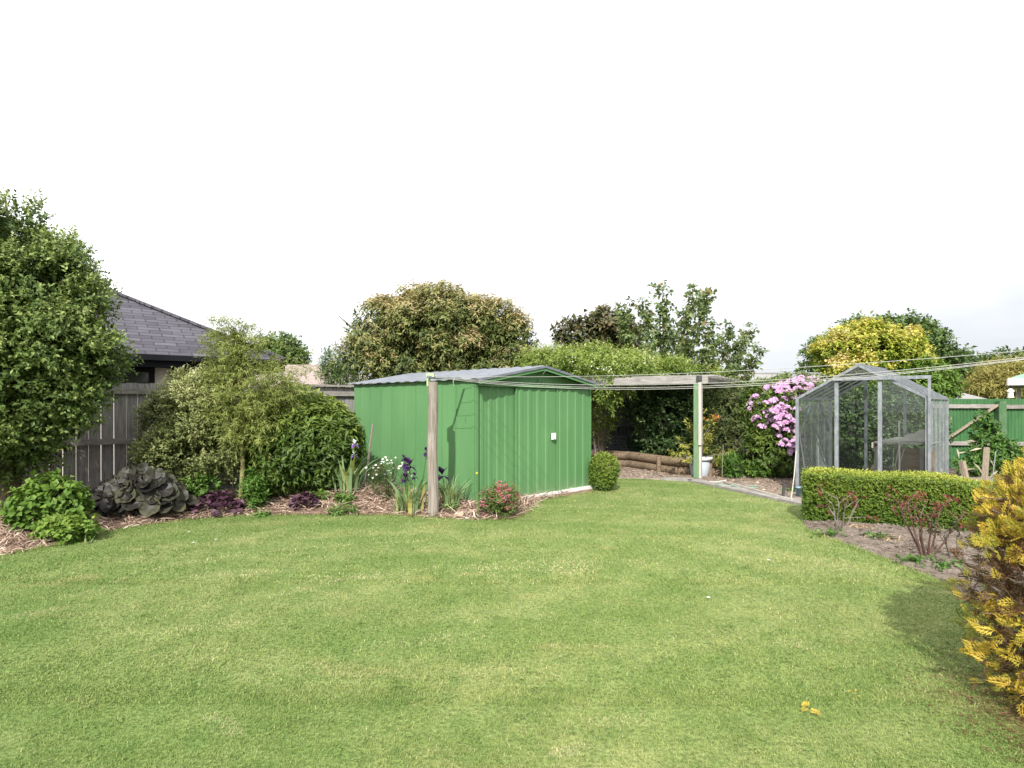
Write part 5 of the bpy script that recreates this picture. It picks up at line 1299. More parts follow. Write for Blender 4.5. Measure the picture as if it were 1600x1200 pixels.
# golden conifer hedge end on the right, near the camera
def conifer():
    c0 = (3.05, 3.05)
    t = thing('golden_conifer', 'near clipped conifer with golden tips and brown bare twigs at the right edge', 'conifer', (c0[0], c0[1], 0))
    ls = [(2.85, 3.06, .55, .48, .44, .56), (2.98, 3.10, .86, .42, .42, .36), (2.86, 2.98, .26, .46, .42, .30), (3.40, 3.2, .62, .56, .48, .64), (3.42, 3.25, .98, .46, .42, .36), (4.0, 3.4, .68, .6, .5, .66), (3.2, 3.0, .36, .5, .44, .40), (3.08, 2.8, .26, .40, .36, .30), (2.86, 3.04, .70, .40, .38, .42), (2.92, 3.08, .92, .42, .40, .28), (3.2, 3.15, 1.02, .42, .40, .28), (3.15, 3.05, .75, .5, .44, .42)]
    tr = MB()
    for x, y, hh in ((2.9, 3.1, 1.0), (3.4, 3.22, 1.2), (4.0, 3.4, 1.2)):
        tr.tube([(x, y, -.03), (x + .02, y, .4), (x, y + .02, hh)], [.05, .04, .015], 8)
        for k in range(60):
            a = R.uniform(0, 6.28); z = R.uniform(.1, hh * .95); e = np.array((x + .5 * math.cos(a), y + .42 * math.sin(a), z + R.uniform(.02, .25)))
            s = np.array((x, y, z)); tr.tube([s, (s + e) / 2 + R.normal(size=3) * .03, e], [.011, .007, .003], 4)
    tr.build('trunk', bark, t, tint=False)
    tw = MB()
    p, o, nz = lobe_pts(ls, 17000, (.45, 1.0), .10, 5, None, False); k = p[:, 2] > .01; p, o = p[k], o[k]
    D = unit(o * .75 + (0, 0, .45) + .55 * R.normal(size=p.shape)); L = R.uniform(.07, .20, len(p))
    place(tw, (np.array([(-.5, 0, 0), (.5, 0, 0), (.35, .55, .35), (-.35, .55, .35), (0, 1, .1)], float), np.array([(0, 1, 2, 3), (3, 2, 4, 4)][:1])), p, D, rdir(len(p)), L, np.clip(.10 + .10 * R.normal(size=len(p)), 0, .26), 0, R.uniform(.018, .035, len(p)))
    k = R.random(len(p)) < .75
    place(tw, SPRAY, p[k], D[k], o[k] * .5 + .7 * R.normal(size=(k.sum(), 3)), R.uniform(.055, .10, k.sum()), np.clip(.15 + .12 * R.normal(size=k.sum()), 0, .46))
    tw.build('brown_twigs', leaf_conifer, t)
    fo = MB()
    p, o, nz = lobe_pts(ls, 5600, (.88, 1.05), .12, 5.5); k = p[:, 2] > .05; p, o, nz = p[k], o[k], nz[k]
    # green sprays in patches, gold at the clump tips and towards the top
    m1 = (nz + .35 * R.normal(size=len(p)) > .16) | ((p[:, 2] > 1.0) & (R.random(len(p)) < .5))
    m1 &= (o[:, 0] < -.25) | (R.random(len(p)) < .5)
    pg, og, ng = p[m1], o[m1], nz[m1]
    g_ = np.clip(.46 + .30 * (R.random(len(pg)) ** 1.5) + .22 * np.clip(pg[:, 2] - .75, 0, .5) / .5 - .10 * og[:, 0], .36, 1)
    D = unit(og * .8 + (0, 0, .5) + .35 * R.normal(size=pg.shape))
    place(fo, SPRAY, pg, D, np.cross(D, rdir(len(pg))), R.uniform(.06, .105, len(pg)), g_)
    # bright golden tip clusters: several sprays each
    cl, oc, nc = lobe_pts(ls, 420, (1.0, 1.06), .12, 5.5); k = (cl[:, 2] > .08) & ((oc[:, 1] < .45) | (cl[:, 2] > .8)) & ((oc[:, 0] < -.15) | (R.random(len(cl)) < .45)); cl, oc = cl[k], oc[k]
    rep = 8; pc = np.repeat(cl, rep, 0) + .028 * R.normal(size=(len(cl) * rep, 3)); D = unit(np.repeat(oc, rep, 0) * .7 + (0, 0, .5) + .55 * R.normal(size=pc.shape))
    place(fo, SPRAY, pc, D, np.cross(D, rdir(len(pc))), R.uniform(.06, .11, len(pc)), np.clip(np.repeat(R.uniform(.46, 1.0, len(cl)), rep) + .08 * R.normal(size=len(pc)), .5, 1))
    fo.build('foliage', leaf_conifer, t)
    # dead needles fallen under it
    mb = MB(); n = 16000
    q = np.c_[2.85 + .36 * R.normal(size=n), 2.72 + .34 * R.normal(size=n)]; q = q[(q[:, 0] > 2.0) & (q[:, 0] < 4)]; n = len(q); a = R.uniform(0, 6.28, n)
    place(mb, QUAD, np.c_[q, lawn_h(q) + R.uniform(.004, .02, n)], np.c_[np.cos(a), np.sin(a), R.uniform(-.1, .35, n)], np.array((0, 0, 1.)) + .3 * R.normal(size=(n, 3)), R.uniform(.015, .05, n), np.clip(.16 + .10 * R.normal(size=n), 0, .3), 0, R.uniform(.10, .28, n))
    tag(mb.build('needle_litter', leaf_conifer), kind='stuff')
conifer()
# fallen golden sprigs on the lawn
def fallen(px, py, s, label):
    Y = CAM_H * FPX / (py - HOR); mb = MB(); n = 5; c = np.array((X(px, Y), Y, .034))
    place(mb, SPRAY, c + .02 * R.normal(size=(n, 3)) * (1, 1, .2), np.c_[R.normal(size=(n, 2)), .15 * R.normal(size=n)], np.array((0, 0, 1.)) + .25 * R.normal(size=(n, 3)), s, .85 + .1 * R.random(n))
    tag(mb.build('fallen_sprig', leaf_conifer), label, 'fallen leaf', 'fallen golden sprigs on the lawn')
fallen(1262, 1118, .062, 'largest fallen golden sprig lying on the open lawn')
fallen(1333, 1093, .022, 'tiny fallen golden sprig between the large one and the conifer')
fallen(1298, 1053, .018, 'tiny fallen golden sprig farthest up the lawn from the large one')
def petals():
    for px, py, lab in ((1107, 941, 'lone white petal in the middle of the open lawn'), (1201, 881, 'white petal on the lawn nearest the box hedge end'), (295, 836, 'white daisy on the lawn near the purple heuchera'), (337, 848, 'white daisy on the lawn below the young tree trunk'), (302, 853, 'white daisy nearest the camera of three beside the left bed')):
        Y = CAM_H * FPX / (py - HOR); mb = MB(); c = np.array((X(px, Y), Y, .035))
        for k in range(6):
            a = k * 1.05; place(mb, OVAL, np.array([c]), np.array([(math.cos(a), math.sin(a), .3)]), np.array([(0, 0, 1.)]), .02, .5)
        tag(mb.build('daisy', petal_white), lab, 'flower', 'white flecks on the lawn')
petals()

# pruned roses on the soil bed
def rose(px, Y, hz, n, label, spread, red=.75):
    x = X(px, Y); zb = .04
    t = thing('rose_bush', label, 'rose', (x, Y, zb), 0, 'pruned roses on the soil bed')
    st = MB(); lv = MB()
    for i in range(n):
        a = 2 * pi * i / n + R.uniform(-.5, .5); r = spread * R.uniform(.4, 1); hh = hz * R.uniform(.55, 1)
        b = np.array((x + .03 * math.cos(a), Y + .03 * math.sin(a), zb - .02)); m = b + (r * .45 * math.cos(a), r * .45 * math.sin(a), hh * .4); e = b + (r * math.cos(a), r * math.sin(a), hh)
        st.tube([b, m, (m + e) / 2 + R.normal(size=3) * .012, e], [.012, .009, .007, .004], 6)
        for j in range(3):
            f = m + (e - m) * R.uniform(.2, 1.0); q = f + np.array((R.normal() * .09, R.normal() * .09, R.uniform(.05, .14))); st.tube([f, (f + q) / 2, q], [.005, .004, .003], 4)
            k = 2; P = np.repeat(q[None], k, 0) + .025 * R.normal(size=(k, 3))
            hi = (q[2] > hz * .55); sprigs(lv, P, rdir(k) + (0, 0, .4), .07, 6, OVAL, .04, (red if hi else .3) + .2 * R.normal(size=k), .8, .1, .15)
    st.build('stem', bark_grey if red < .7 else rose_stem, t, tint=False); lv.build('foliage', leaf_rose, t)
rose_stem = noisy_mat('rose_cane', (.07, .035, .03), (.15, .09, .07), 20, .6, .25, (1, 1, .3), .2)
rose(1448, 5.85, .60, 7, 'tall pruned rose with dark red young leaves nearest the golden conifer', .26)
rose(1312, 7.05, .44, 4, 'small pruned rose with grey stems at the far tip of the soil bed', .17, .68)
rose(1492, 5.75, .35, 4, 'short rose stubs between the tall red rose and the golden conifer', .12, .3)
def stalks(cx, cy, m, label):
    t = tag(thing('dry_stalks', label, 'plant debris', (cx, cy, .05)), group='heaps of dry stalks on the soil bed')
    mb = MB(); a = R.uniform(-.6, 2.6, m); P = np.c_[cx + .09 * R.normal(size=m), cy + .09 * R.normal(size=m), np.full(m, .05)]
    blades(mb, P, np.c_[np.cos(a), np.sin(a)], R.uniform(.005, .08, m), R.uniform(.12, .32, m), .010, R.random(m), 4, 0, .7)
    mb.build('stalks', dry_m, t).__setitem__('kind', 'stuff')
stalks(X(1345, 7.2), 7.2, 22, 'heap of dry tan leaf stalks close under the box hedge')
stalks(X(1382, 6.5), 6.5, 26, 'heap of dry tan leaf stalks in the middle of the soil bed')
def soil_weeds():
    for i, (px, Y, lab) in enumerate(((1372, 6.65, 'green weed patch among the dry stalks on the soil bed'), (1424, 5.7, 'green weed at the lawn side of the tall red rose'), (1478, 5.45, 'broad green weed under the conifer side of the tall rose'), (1240, 10.3, 'dark green seedling alone on the dirt before the rhododendron'), (1298, 6.85, 'small weed at the foot of the far small rose'))):
        x = X(px, Y); t = thing('weed', lab, 'weed', (x, Y, .05), 0, 'weeds on the bare soil'); mb = MB(); n = 26
        P = np.c_[x + .09 * R.normal(size=n), Y + .06 * R.normal(size=n), np.full(n, .045)]
        sprigs(mb, P, rdir(n) * .6 + (0, 0, .5), .04, 5, OVAL, .045, .4 + .2 * R.normal(size=n), .95, 0, .1); mb.build('foliage', leaf_mid, t)
soil_weeds()

# ------------------------------------------------------------------ trees and shrubs behind
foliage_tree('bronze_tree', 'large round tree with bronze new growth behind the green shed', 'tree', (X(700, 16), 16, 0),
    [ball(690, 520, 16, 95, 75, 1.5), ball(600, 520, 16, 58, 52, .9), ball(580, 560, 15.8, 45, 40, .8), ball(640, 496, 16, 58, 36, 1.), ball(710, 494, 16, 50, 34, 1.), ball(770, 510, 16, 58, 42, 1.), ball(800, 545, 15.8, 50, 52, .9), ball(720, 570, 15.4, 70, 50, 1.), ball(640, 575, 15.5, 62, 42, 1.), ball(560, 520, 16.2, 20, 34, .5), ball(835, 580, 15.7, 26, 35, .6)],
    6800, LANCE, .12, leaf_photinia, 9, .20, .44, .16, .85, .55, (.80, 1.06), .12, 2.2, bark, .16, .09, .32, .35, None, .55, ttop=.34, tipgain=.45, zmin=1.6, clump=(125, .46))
foliage_tree('small_conifer', 'small dark soft conifer peeping out left of the bronze tree', 'conifer', (X(530, 19), 19, 0), [ball(524, 572, 19, 18, 22, .4), ball(536, 600, 19, 26, 26, .5)], 420, NARROW, .16, leaf_far, 8, .25, .4, .15, .8, 0, (.6, 1.1), .2, 4, inner=.2, r0=.06, r1=.03)
foliage_tree('far_tree', 'small bright green tree beyond the wispy young tree', 'tree', (X(440, 30), 30, 0), [ball(440, 545, 30, 26, 14, .8), ball(425, 560, 30, 30, 20, .9), ball(455, 562, 30, 20, 16, .8)], 520, OVAL, .2, leaf_far, 7, .4, .6, .2, .8, 0, (.7, 1.1), .2, 1.5, inner=.2, r0=.12, r1=.07)
foliage_tree('magnolia', 'bronze brown leathery leaved tree behind the vine, left of the upright fruit tree', 'tree', (X(935, 18), 18, 0),
    [ball(905, 530, 18, 36, 36, .9), ball(945, 525, 18, 36, 40, .9), ball(975, 540, 18, 24, 30, .7), ball(890, 560, 18, 28, 30, .7), ball(925, 565, 17.8, 60, 35, .9), ball(972, 490, 18.1, 14, 22, .35)],
    1500, OVAL, .155, leaf_magnolia, 7, .22, .5, .24, .85, .1, (.6, 1.1), .16, 2.6, inner=.12, r0=.12, r1=.07, tipgain=.35, clump=(90, .30))

def upright_tree():
    Y0 = 15.2; bx = X(1075, Y0)
    t = thing('fruit_tree', 'open fruit tree with tall upright leafy shoots behind the pergola', 'tree', (bx, Y0, 0))
    br = MB(); lv = MB(); root = np.array((bx, Y0, 1.55))
    br.tube([(bx, Y0, -.05), (bx + .03, Y0, .8), root], [.10, .085, .075], 10)
    shoots = [((1020, 600), (1012, 545), (1005, 475)), ((1030, 600), (1020, 560), (1018, 500)), ((1040, 605), (1030, 530), (1035, 450)), ((1045, 600), (1040, 540), (1040, 480)), ((1055, 600), (1065, 540), (1072, 490)), ((1065, 600), (1075, 520), (1082, 450)), ((1068, 600), (1085, 520), (1112, 445)), ((1070, 590), (1095, 500), (1098, 462)), ((1060, 590), (1058, 560), (1050, 520)),
        ((1085, 610), (1100, 560), (1112, 510)), ((1095, 610), (1110, 570), (1122, 530)), ((1100, 615), (1130, 560), (1142, 510)), ((1105, 615), (1140, 580), (1155, 535)), ((1115, 615), (1155, 570), (1170, 515)), ((1120, 620), (1165, 590), (1187, 548)), ((1010, 610), (1000, 590), (1003, 560)), ((1080, 605), (1090, 590), (1088, 555)), ((1075, 600), (1060, 590), (1035, 570)), ((1110, 615), (1135, 600), (1150, 575)), ((1010, 605), (985, 560), (975, 500)), ((985, 590), (980, 540), (970, 480))]
    for i, s in enumerate(shoots):
        Y = Y0 + R.uniform(-.7, .7); q = [np.array((X(a, Y), Y, Z(b, Y))) for a, b in s]; wob = .05
        c0 = root + np.array((R.normal() * .1, (Y - Y0) * .3, R.uniform(-.2, .3)))
        pts = [c0] + q; u = np.linspace(0, 1, 14); P = np.array([np.interp(u, [0, .3, .65, 1], [p[k] for p in pts]) for k in range(3)]).T + R.normal(size=(14, 3)) * .015
        br.tube(P, np.linspace(.035, .006, 14), 5)
        n = 120; uu = R.uniform(.22, 1.02, n); Q = np.array([np.interp(uu, u, P[:, k]) for k in range(3)]).T + R.normal(size=(n, 3)) * .075
        sprigs(lv, Q, rdir(n) + (0, 0, .5), .12, 6, OVAL, .115, .45 + .2 * R.normal(size=n), .9, .4, .1)
    br.build('trunk', bark, t, tint=False); lv.build('crown', leaf_pear, t)
upright_tree()

def vine():
    t = thing('climbing_vine', 'light green flowering vine sprawling over the pergola top', 'vine', (X(935, 14.6), 14.6, .3))
    ls = [ball(885, 582, 13.8, 42, 18, .7), ball(935, 578, 13.8, 44, 14, .8), ball(990, 580, 13.7, 40, 11, .8), ball(1040, 587, 13.9, 34, 6, .8), ball(850, 578, 14.2, 28, 20, .6), ball(938, 640, 14.7, 20, 30, .3), ball(960, 596, 13.4, 24, 12, .4), ball(1105, 590, 14.8, 16, 8, .4), ball(948, 612, 13.3, 12, 20, .25)]
    for i in range(26):
        q = (i / 25) ** 1.35; px = 846 + 250 * q + R.uniform(-8, 8)
        ls.append(ball(px, 574 - 14 * math.exp(-((px - 925) / 70) ** 2) + 11 * max(0, (px - 1000) / 100) + R.uniform(-9, 8), R.uniform(13.3, 14.9), R.uniform(13, 25), R.uniform(7, 14) * (1 - .35 * q), R.uniform(.2, .45)))
    mb = MB(); p, o, nz = lobe_pts(ls, 5000, (.6, 1.2), .30, 4.2, .6)
    sprigs(mb, p, o * .7 + (0, 0, .3) + .5 * R.normal(size=p.shape), .22 * R.uniform(.6, 1.5, len(p)), 8, LANCE, .088, .42 + .28 * nz + .25 * o[:, 2], .85, .35, .3, .14)
    mb2 = mb; st = MB()
    for k in range(14):
        a = np.array((X(936, 14.8) + .08 * R.normal(), 14.8 + .06 * R.normal(), .25)); l = ls[k % len(ls)]; e = np.array(l[:3]) + R.normal(size=3) * .2
        m1 = a + (.1 * R.normal(), .1 * R.normal(), .8); m2 = np.array((a[0] + .2 * R.normal(), a[1] + .1 * R.normal(), 1.7))
        st.tube([a, m1, m2, (m2 + e) / 2 + (0, 0, .1), e], [.02, .018, .015, .011, .006], 6)
        for k2 in range(4):      # side shoots, some rising above the mass
            c2 = m2 + (e - m2) * R.uniform(.3, 1); f2 = c2 + (.3 * R.normal(), .2 * R.normal(), R.uniform(-.15, .42)); st.tube([c2, (c2 + f2) / 2 + (0, 0, .06), f2], [.006, .005, .003], 4)
            sprigs(mb2, c2 + (f2 - c2) * R.uniform(.4, 1.05, 12)[:, None], rdir(12) + (0, 0, .5), .14, 7, LANCE, .08, .6, .85, .3, .2)
    mb.build('foliage', leaf_vine, t)
    st.build('stem', bark_grey, t, tint=False)
    fl = MB(); p, o, nz = lobe_pts(ls, 300, (1.0, 1.12), .36, 4.2, .3)
    for k in range(5):
        a = k * 1.2566; place(fl, BROAD, p, np.tile((math.cos(a), -.3, math.sin(a)), (len(p), 1)), np.tile((0, -1., .3), (len(p), 1)), .020, .5)
    fl.build('blossom', petal_white, t).__setitem__('kind', 'stuff')
vine()
Y_ = 14.3
foliage_tree('camellia', 'large dark green shrub in the shade under the pergola', 'shrub', (X(1040, 14.2), 14.2, .3),
    [ball(1040, 655, 14.2, 46, 42, .6), ball(1015, 630, 14.4, 40, 32, .5), ball(1065, 690, 14.1, 36, 34, .5), ball(1075, 640, 14.3, 36, 36, .5), ball(1055, 705, 13.9, 40, 22, .45)], 1500, OVAL, .085, leaf_dark, 7, .15, .42, .2, .8, .1, (.7, 1.08), .18, 4, inner=.3, crown_name='foliage', trunk_name='stem', ttop=.15)
foliage_tree('tangled_shrub', 'tangled brownish mixed shrub between the pergola post and the pink rhododendron', 'shrub', (X(1140, 13.3), 13.3, .05),
    [ball(1135, 650, 13.4, 42, 48, .6), ball(1160, 685, 13.1, 40, 45, .6), ball(1120, 690, 13.5, 36, 42, .5), ball(1165, 640, 13.4, 34, 36, .5), ball(1110, 640, 13.8, 32, 38, .5), ball(1100, 690, 13.8, 30, 40, .5)], 1900, LANCE, .075, leaf_mixed, 7, .17, .40, .22, .85, .15, (.6, 1.1), .22, 4, bark_grey, inner=.25, crown_name='foliage', trunk_name='stem')
def bare_stems():
    c = np.array((X(1160, 12.6), 12.6, .0)); t = thing('woody_stump', 'curved bare reddish brown stems arching out below the tangled shrub', 'shrub', tuple(c)); mb = MB()
    for k in range(13):
        a = -2.6 + .12 * k; e = c + (-.42 + .03 * k + .03 * R.normal(), -.05 + .02 * k, .52 - .02 * k + .04 * R.normal()); m = (c + e) / 2 + (-.10, -.03, .02)
        mb.tube([c + (.02 * k - .1, 0, .02), m + (.02 * k - .05, 0, 0), e], [.022, .018, .010], 6)
    mb.build('stems', bark_grey, t, tint=False)
bare_stems()
bush('ferny_plant', 'bright green low plant at the foot of the pink rhododendron', 'plant', 1185, 12.3, 742, 722, 56, 220, OVAL, .065, leaf_lime, 6, .12, .35, .85, .1, z0=.02)
bush('soft_grass_plant', 'soft green tuft between the grey blue pot and the bare stems', 'plant', 1143, 12.2, 742, 712, 30, 120, NARROW, .14, leaf_mid, 7, .15, .4, .7, .2, z0=.02, up=.9)

def rhododendron():
    Y = 12.6; ls = [ball(1225, 650, Y, 56, 48, .75), ball(1240, 620, 12.8, 42, 34, .6), ball(1195, 660, 12.7, 34, 46, .5), ball(1245, 690, 12.5, 46, 44, .6), ball(1205, 705, 12.4, 40, 34, .5), ball(1180, 640, 12.9, 26, 36, .4), ball(1265, 650, 12.7, 34, 50, .5), ball(1195, 612, 13, 22, 18, .4)]
    t = foliage_tree('rhododendron', 'rhododendron covered in lilac pink flower heads left of the greenhouse', 'shrub', (X(1225, Y), Y, .02), ls, 1500, LANCE, .12, leaf_rhodo, 9, .08, .40, .2, 1.0, .15, (.74, 1.05), .13, 4, bark, .07, .045, .3, .4, None, .4, ttop=.2, crown_name='foliage', trunk_name='stem')
    spots = [(1250, 598), (1262, 594), (1240, 601), (1270, 602), (1228, 606), (1212, 603), (1200, 608), (1218, 612), (1233, 614), (1246, 610), (1258, 610), (1184, 632), (1192, 638), (1208, 628), (1220, 634), (1228, 640), (1210, 642), (1240, 622), (1200, 652), (1206, 656), (1216, 654), (1224, 648), (1218, 662), (1204, 660), (1242, 668), (1248, 680), (1238, 692), (1246, 686), (1234, 698), (1219, 697), (1232, 733), (1236, 727), (1229, 739), (1178, 626), (1254, 630), (1246, 642), (1174, 640), (1256, 602), (1266, 609), (1243, 595), (1222, 601), (1208, 612), (1236, 620), (1252, 619), (1264, 619), (1190, 626), (1196, 631), (1214, 640), (1222, 652), (1212, 668), (1228, 661), (1250, 690), (1180, 622), (1226, 626), (1252, 592), (1272, 596), (1264, 604), (1234, 598), (1216, 608), (1206, 616), (1194, 617), (1186, 646), (1198, 644), (1216, 646), (1230, 652), (1236, 660), (1246, 674), (1240, 700), (1226, 690), (1252, 700), (1235, 722), (1242, 734), (1182, 656), (1190, 668), (1204, 676), (1238, 708), (1216, 682), (1172, 632), (1226, 674)]
    protos = []
    for v in range(3):
        mb = MB()
        d = rdir(17); d[:, 2] = np.abs(d[:, 2]) * .8 + .05; d[:, 1] -= .25; d = unit(d)
        for e in d:
            f = e * .065
            for k in range(5):
                a = k * 1.2566; u_ = unit(np.cross(e, (.3, .2, 1.))); w_ = np.cross(e, u_)
                place(mb, BROAD, np.array([f]), np.array([e * .55 + u_ * math.cos(a) + w_ * math.sin(a)]), np.array([e]), .046, .5 + .3 * R.normal())
        protos.append(mb)
    for i, (px, py) in enumerate(spots):
        best = min(ls, key=lambda l: ((X(px, l[1]) - l[0]) / l[3]) ** 2 + ((Z(py, l[1]) - l[2]) / l[5]) ** 2)
        q = min(1, ((X(px, best[1]) - best[0]) / best[3]) ** 2 + ((Z(py, best[1]) - best[2]) / best[5]) ** 2)
        yy = best[1] - best[4] * math.sqrt(max(0.0, 1 - q)) * 1.02 - .03
        c = np.array((X(px, yy), yy, Z(py, yy)))
        if i < 3:
            o = protos[i].build('flower_head', petal_lilac, t, world=False); first = o if i == 0 else first
            if i == 0: meshes = []
            meshes.append(o.data)
        else:
            o = first.copy(); o.data = meshes[i % 3]; COL.objects.link(o); o.parent = t
        o.location = c - np.array(t.location); s = R.uniform(.85, 1.2); o.scale = (s, s, s); o.rotation_euler = (R.uniform(-.3, .3), R.uniform(-.3, .3), R.uniform(-.6, .6))
rhododendron()

foliage_tree('laurel_hedge', 'dense dark green hedge seen through the greenhouse glass', 'hedge', (X(1385, 13.2), 13.2, 0),
    [ball(1330, 670, 13.2, 50, 62, .5), ball(1390, 665, 13.2, 55, 62, .5), ball(1435, 675, 13.3, 34, 56, .4), ball(1290, 680, 13.4, 34, 60, .4)], 1900, OVAL, .085, leaf_dark, 7, .15, .5, .2, .8, .1, (.75, 1.05), .15, 4, inner=.2, crown_name='foliage', trunk_name='stem', ttop=.2)
foliage_tree('golden_tree', 'round tree with bright golden foliage behind the greenhouse roof', 'tree', (X(1360, 18), 18, 0),
    [ball(1350, 555, 18, 66, 42, 1.1), ball(1325, 545, 18, 46, 30, .8), ball(1385, 545, 18, 50, 30, .9), ball(1350, 528, 18, 32, 20, .7), ball(1305, 560, 18, 34, 26, .7), ball(1400, 572, 17.8, 46, 36, .8), ball(1340, 590, 17.6, 60, 32, .9), ball(1425, 565, 18, 24, 22, .5)],
    3800, OVAL, .105, leaf_gold, 8, .22, .24, .24, .85, .2, (.75, 1.06), .14, 2.4, inner=.15, r0=.14, r1=.08, ttop=.42, up=.5, tipgain=.35, clump=(150, .30))
foliage_tree('lime_tree', 'lime green bushy tree behind the right end of the greenhouse', 'tree', (X(1450, 17.2), 17.2, 0),
    [ball(1440, 595, 17.2, 34, 30, .7), ball(1465, 605, 17.2, 24, 24, .5), ball(1425, 610, 17, 40, 30, .6)], 1000, OVAL, .10, leaf_lime, 8, .2, .5, .2, .85, .2, (.7, 1.06), .18, 3, inner=.2, r0=.09, r1=.05)
foliage_tree('broad_tree', 'tall broad green tree rising behind the golden tree', 'tree', (X(1385, 26), 26, 0),
    [ball(1380, 540, 26, 80, 40, 2.), ball(1425, 545, 26, 55, 40, 1.4), ball(1310, 560, 26, 50, 34, 1.3), ball(1365, 520, 26, 44, 20, 1.1), ball(1285, 580, 26, 26, 24, .8), ball(1455, 570, 26, 36, 34, 1.)],
    2600, OVAL, .18, leaf_far, 7, .34, .45, .22, .85, .1, (.78, 1.08), .14, 1.6, inner=.15, r0=.22, r1=.12, ttop=.2, tipgain=.3, clump=(130, .55))
far = [('far_green_tree', 'dark green tree just right of the broad tree', 1475, 585, 28, 34, 26, leaf_far), ('far_green_tree', 'dark green tree low behind the grey outbuilding roof', 1515, 596, 30, 36, 24, leaf_far), ('far_green_tree', 'spreading dark tree behind the shelter roof at the right edge', 1580, 578, 32, 44, 22, leaf_far), ('far_green_tree', 'small dark tree between the outbuilding and the shelter', 1545, 588, 34, 30, 16, leaf_far)]
for nm, lab, px, py, Yd, rx, ry, m in far:
    foliage_tree(nm, lab, 'tree', (X(px, Yd), Yd, 0), [ball(px, py, Yd, rx, ry, 1.5), ball(px - rx * .6, py + 10, Yd, rx * .6, ry * .8, 1.), ball(px + rx * .6, py + 8, Yd, rx * .6, ry * .8, 1.)] + [ball(px, py + 26, Yd, rx, 14, 1.)], 800, OVAL, .24, m, 7, .42, .38, .24, .85, .1, (.7, 1.12), .25, 1.4, inner=.2, r0=.16, r1=.09, group='dark trees on the right skyline')
foliage_tree('willow', 'yellowish fine leaved tree in front of the dark trees beside the shelter', 'tree', (X(1558, 22), 22, 0),
    [ball(1560, 600, 22, 34, 24, .9), ball(1585, 588, 22, 34, 20, .9), ball(1538, 612, 22, 22, 20, .6), ball(1575, 612, 22, 30, 20, .8)], 800, NARROW, .22, leaf_willow, 9, .4, .45, .2, .75, .4, (.6, 1.1), .2, 2, inner=.2, r0=.12, r1=.07)

# shrub with upright leaves and dead leaves by the green fence
def fence_shrub():
    Y = 12.6; ls = [ball(1541, 692, Y, 17, 36, .3), ball(1564, 710, Y, 24, 24, .35), ball(1524, 724, 12.5, 22, 18, .3), ball(1580, 722, 12.6, 18, 18, .3), ball(1538, 662, Y, 9, 20, .15)]
    t = foliage_tree('fence_shrub', 'bushy green shrub with some dead pale leaves before the green steel fence', 'shrub', (X(1545, Y), Y, 0), ls, 520, OVAL, .08, leaf_mid, 7, .10, .4, .2, .85, .2, (.5, 1.1), .2, 4, inner=.25, crown_name='foliage', trunk_name='stem')
    mb = MB(); n = 11; P = np.array([(X(px, 12.2), 12.2, Z(py, 12.2)) for px, py in ((1495, 700), (1510, 706), (1520, 722), (1505, 735), (1530, 735), (1545, 715), (1560, 735), (1515, 745), (1525, 690), (1535, 700), (1550, 745))])
    place(mb, leaf_tpl(.17), P, np.c_[R.normal(size=n), -.3 * np.ones(n), R.uniform(-.9, .3, n)], np.array((0, -.6, .8)) + .5 * R.normal(size=(n, 3)), R.uniform(.18, .32, n), R.uniform(.4, 1, n)); mb.build('dead_leaves', leaf_dead, t)
fence_shrub()

# ------------------------------------------------------------------ camera, light, sky
cam = bpy.data.cameras.new('camera'); co = bpy.data.objects.new('camera', cam); COL.objects.link(co)
co.location = (0, 0, CAM_H); co.rotation_euler = (pi / 2, 0, 0)
cam.sensor_width = 36; cam.lens = 36 * FPX / 1600; cam.shift_y = 32 / 1600
cam.clip_start = .05; cam.clip_end = 2000
SC.camera = co
EL = math.radians(39); az = math.atan2(.157, .895)       # light travels towards +y, slightly +x
d = Vector((math.sin(az) * math.cos(EL), math.cos(az) * math.cos(EL), -math.sin(EL)))
sl = bpy.data.lights.new('sun', 'SUN'); sl.energy = 3.2; sl.angle = math.radians(.6); sl.color = (1.0, .965, .90)
so = bpy.data.objects.new('sun', sl); COL.objects.link(so); so.rotation_euler = d.to_track_quat('-Z', 'Y').to_euler(); so.location = (-3, -10, 12)

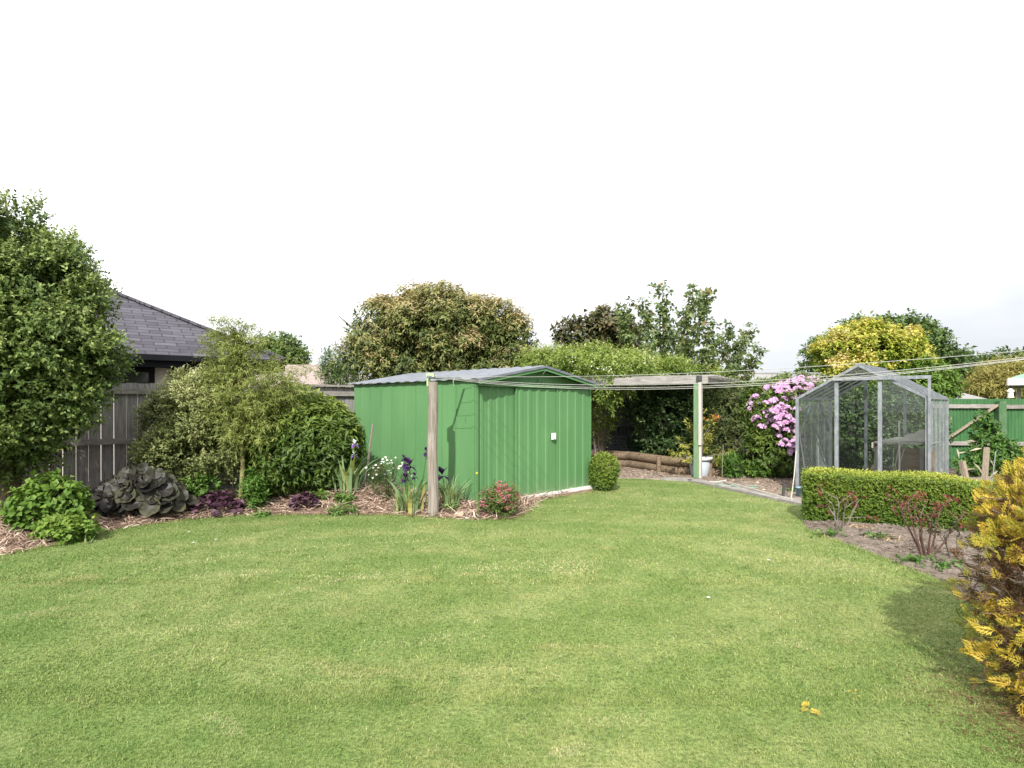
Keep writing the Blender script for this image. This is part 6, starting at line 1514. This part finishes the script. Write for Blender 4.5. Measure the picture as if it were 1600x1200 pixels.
w = bpy.data.worlds.new('World'); SC.world = w; w.use_nodes = True; nt = w.node_tree; nt.nodes.clear()
out = nt.nodes.new('ShaderNodeOutputWorld'); bg = nt.nodes.new('ShaderNodeBackground'); sky = nt.nodes.new('ShaderNodeTexSky')
sky.sky_type = 'NISHITA'; sky.sun_disc = False; sky.sun_elevation = EL; sky.sun_rotation = pi + az; sky.dust_density = 2.0
tc = nt.nodes.new('ShaderNodeTexCoord'); mp = nt.nodes.new('ShaderNodeMapping'); mp.inputs['Scale'].default_value = (1.0, 1.0, 3.2)
nz = nt.nodes.new('ShaderNodeTexNoise'); nz.inputs['Scale'].default_value = 1.7; nz.inputs['Detail'].default_value = 6; nz.inputs['Roughness'].default_value = .55
nt.links.new(tc.outputs['Generated'], mp.inputs[0]); nt.links.new(mp.outputs[0], nz.inputs['Vector'])
rp = nt.nodes.new('ShaderNodeValToRGB'); rp.color_ramp.elements[0].position = .30; rp.color_ramp.elements[0].color = (.86, .86, .86, 1); rp.color_ramp.elements[1].position = .60; rp.color_ramp.elements[1].color = (1, 1, 1, 1)
nt.links.new(nz.outputs[0], rp.inputs[0])
mx = nt.nodes.new('ShaderNodeMix'); mx.data_type = 'RGBA'
nt.links.new(rp.outputs[0], mx.inputs[0]); nt.links.new(sky.outputs[0], mx.inputs[6]); sx = nt.nodes.new('ShaderNodeSeparateXYZ'); nt.links.new(tc.outputs['Generated'], sx.inputs[0])
def wm(op, a_, b_):
    m_ = nt.nodes.new('ShaderNodeMath'); m_.operation = op
    for i_, v_ in enumerate((a_, b_)):
        if isinstance(v_, (int, float)): m_.inputs[i_].default_value = v_
        else: nt.links.new(v_, m_.inputs[i_])
    return m_.outputs[0]
grad = wm('ADD', wm('MULTIPLY', sx.outputs[2], 1.5), wm('ADD', wm('MULTIPLY', sx.outputs[0], -.35), wm('MULTIPLY', nz.outputs[0], .75)))
rp2 = nt.nodes.new('ShaderNodeValToRGB'); e2 = rp2.color_ramp.elements; e2[0].position = .32; e2[0].color = (4.2, 4.36, 4.62, 1); e2[1].position = 1.0; e2[1].color = (9.2, 9.25, 9.35, 1)
nt.links.new(grad, rp2.inputs[0]); nt.links.new(rp2.outputs[0], mx.inputs[7])
nt.links.new(mx.outputs[2], bg.inputs[0]); bg.inputs[1].default_value = .10
nt.links.new(bg.outputs[0], out.inputs[0])

vs = SC.view_settings; SC.display_settings.display_device = 'sRGB'
vs.view_transform = 'Standard'; vs.look = 'None'; vs.exposure = 1.02; vs.gamma = 1
SC.render.engine = 'CYCLES'
SC.cycles.use_denoising = True
SC.cycles.max_bounces = 8; SC.cycles.transparent_max_bounces = 24; SC.cycles.caustics_reflective = False; SC.cycles.caustics_refractive = False
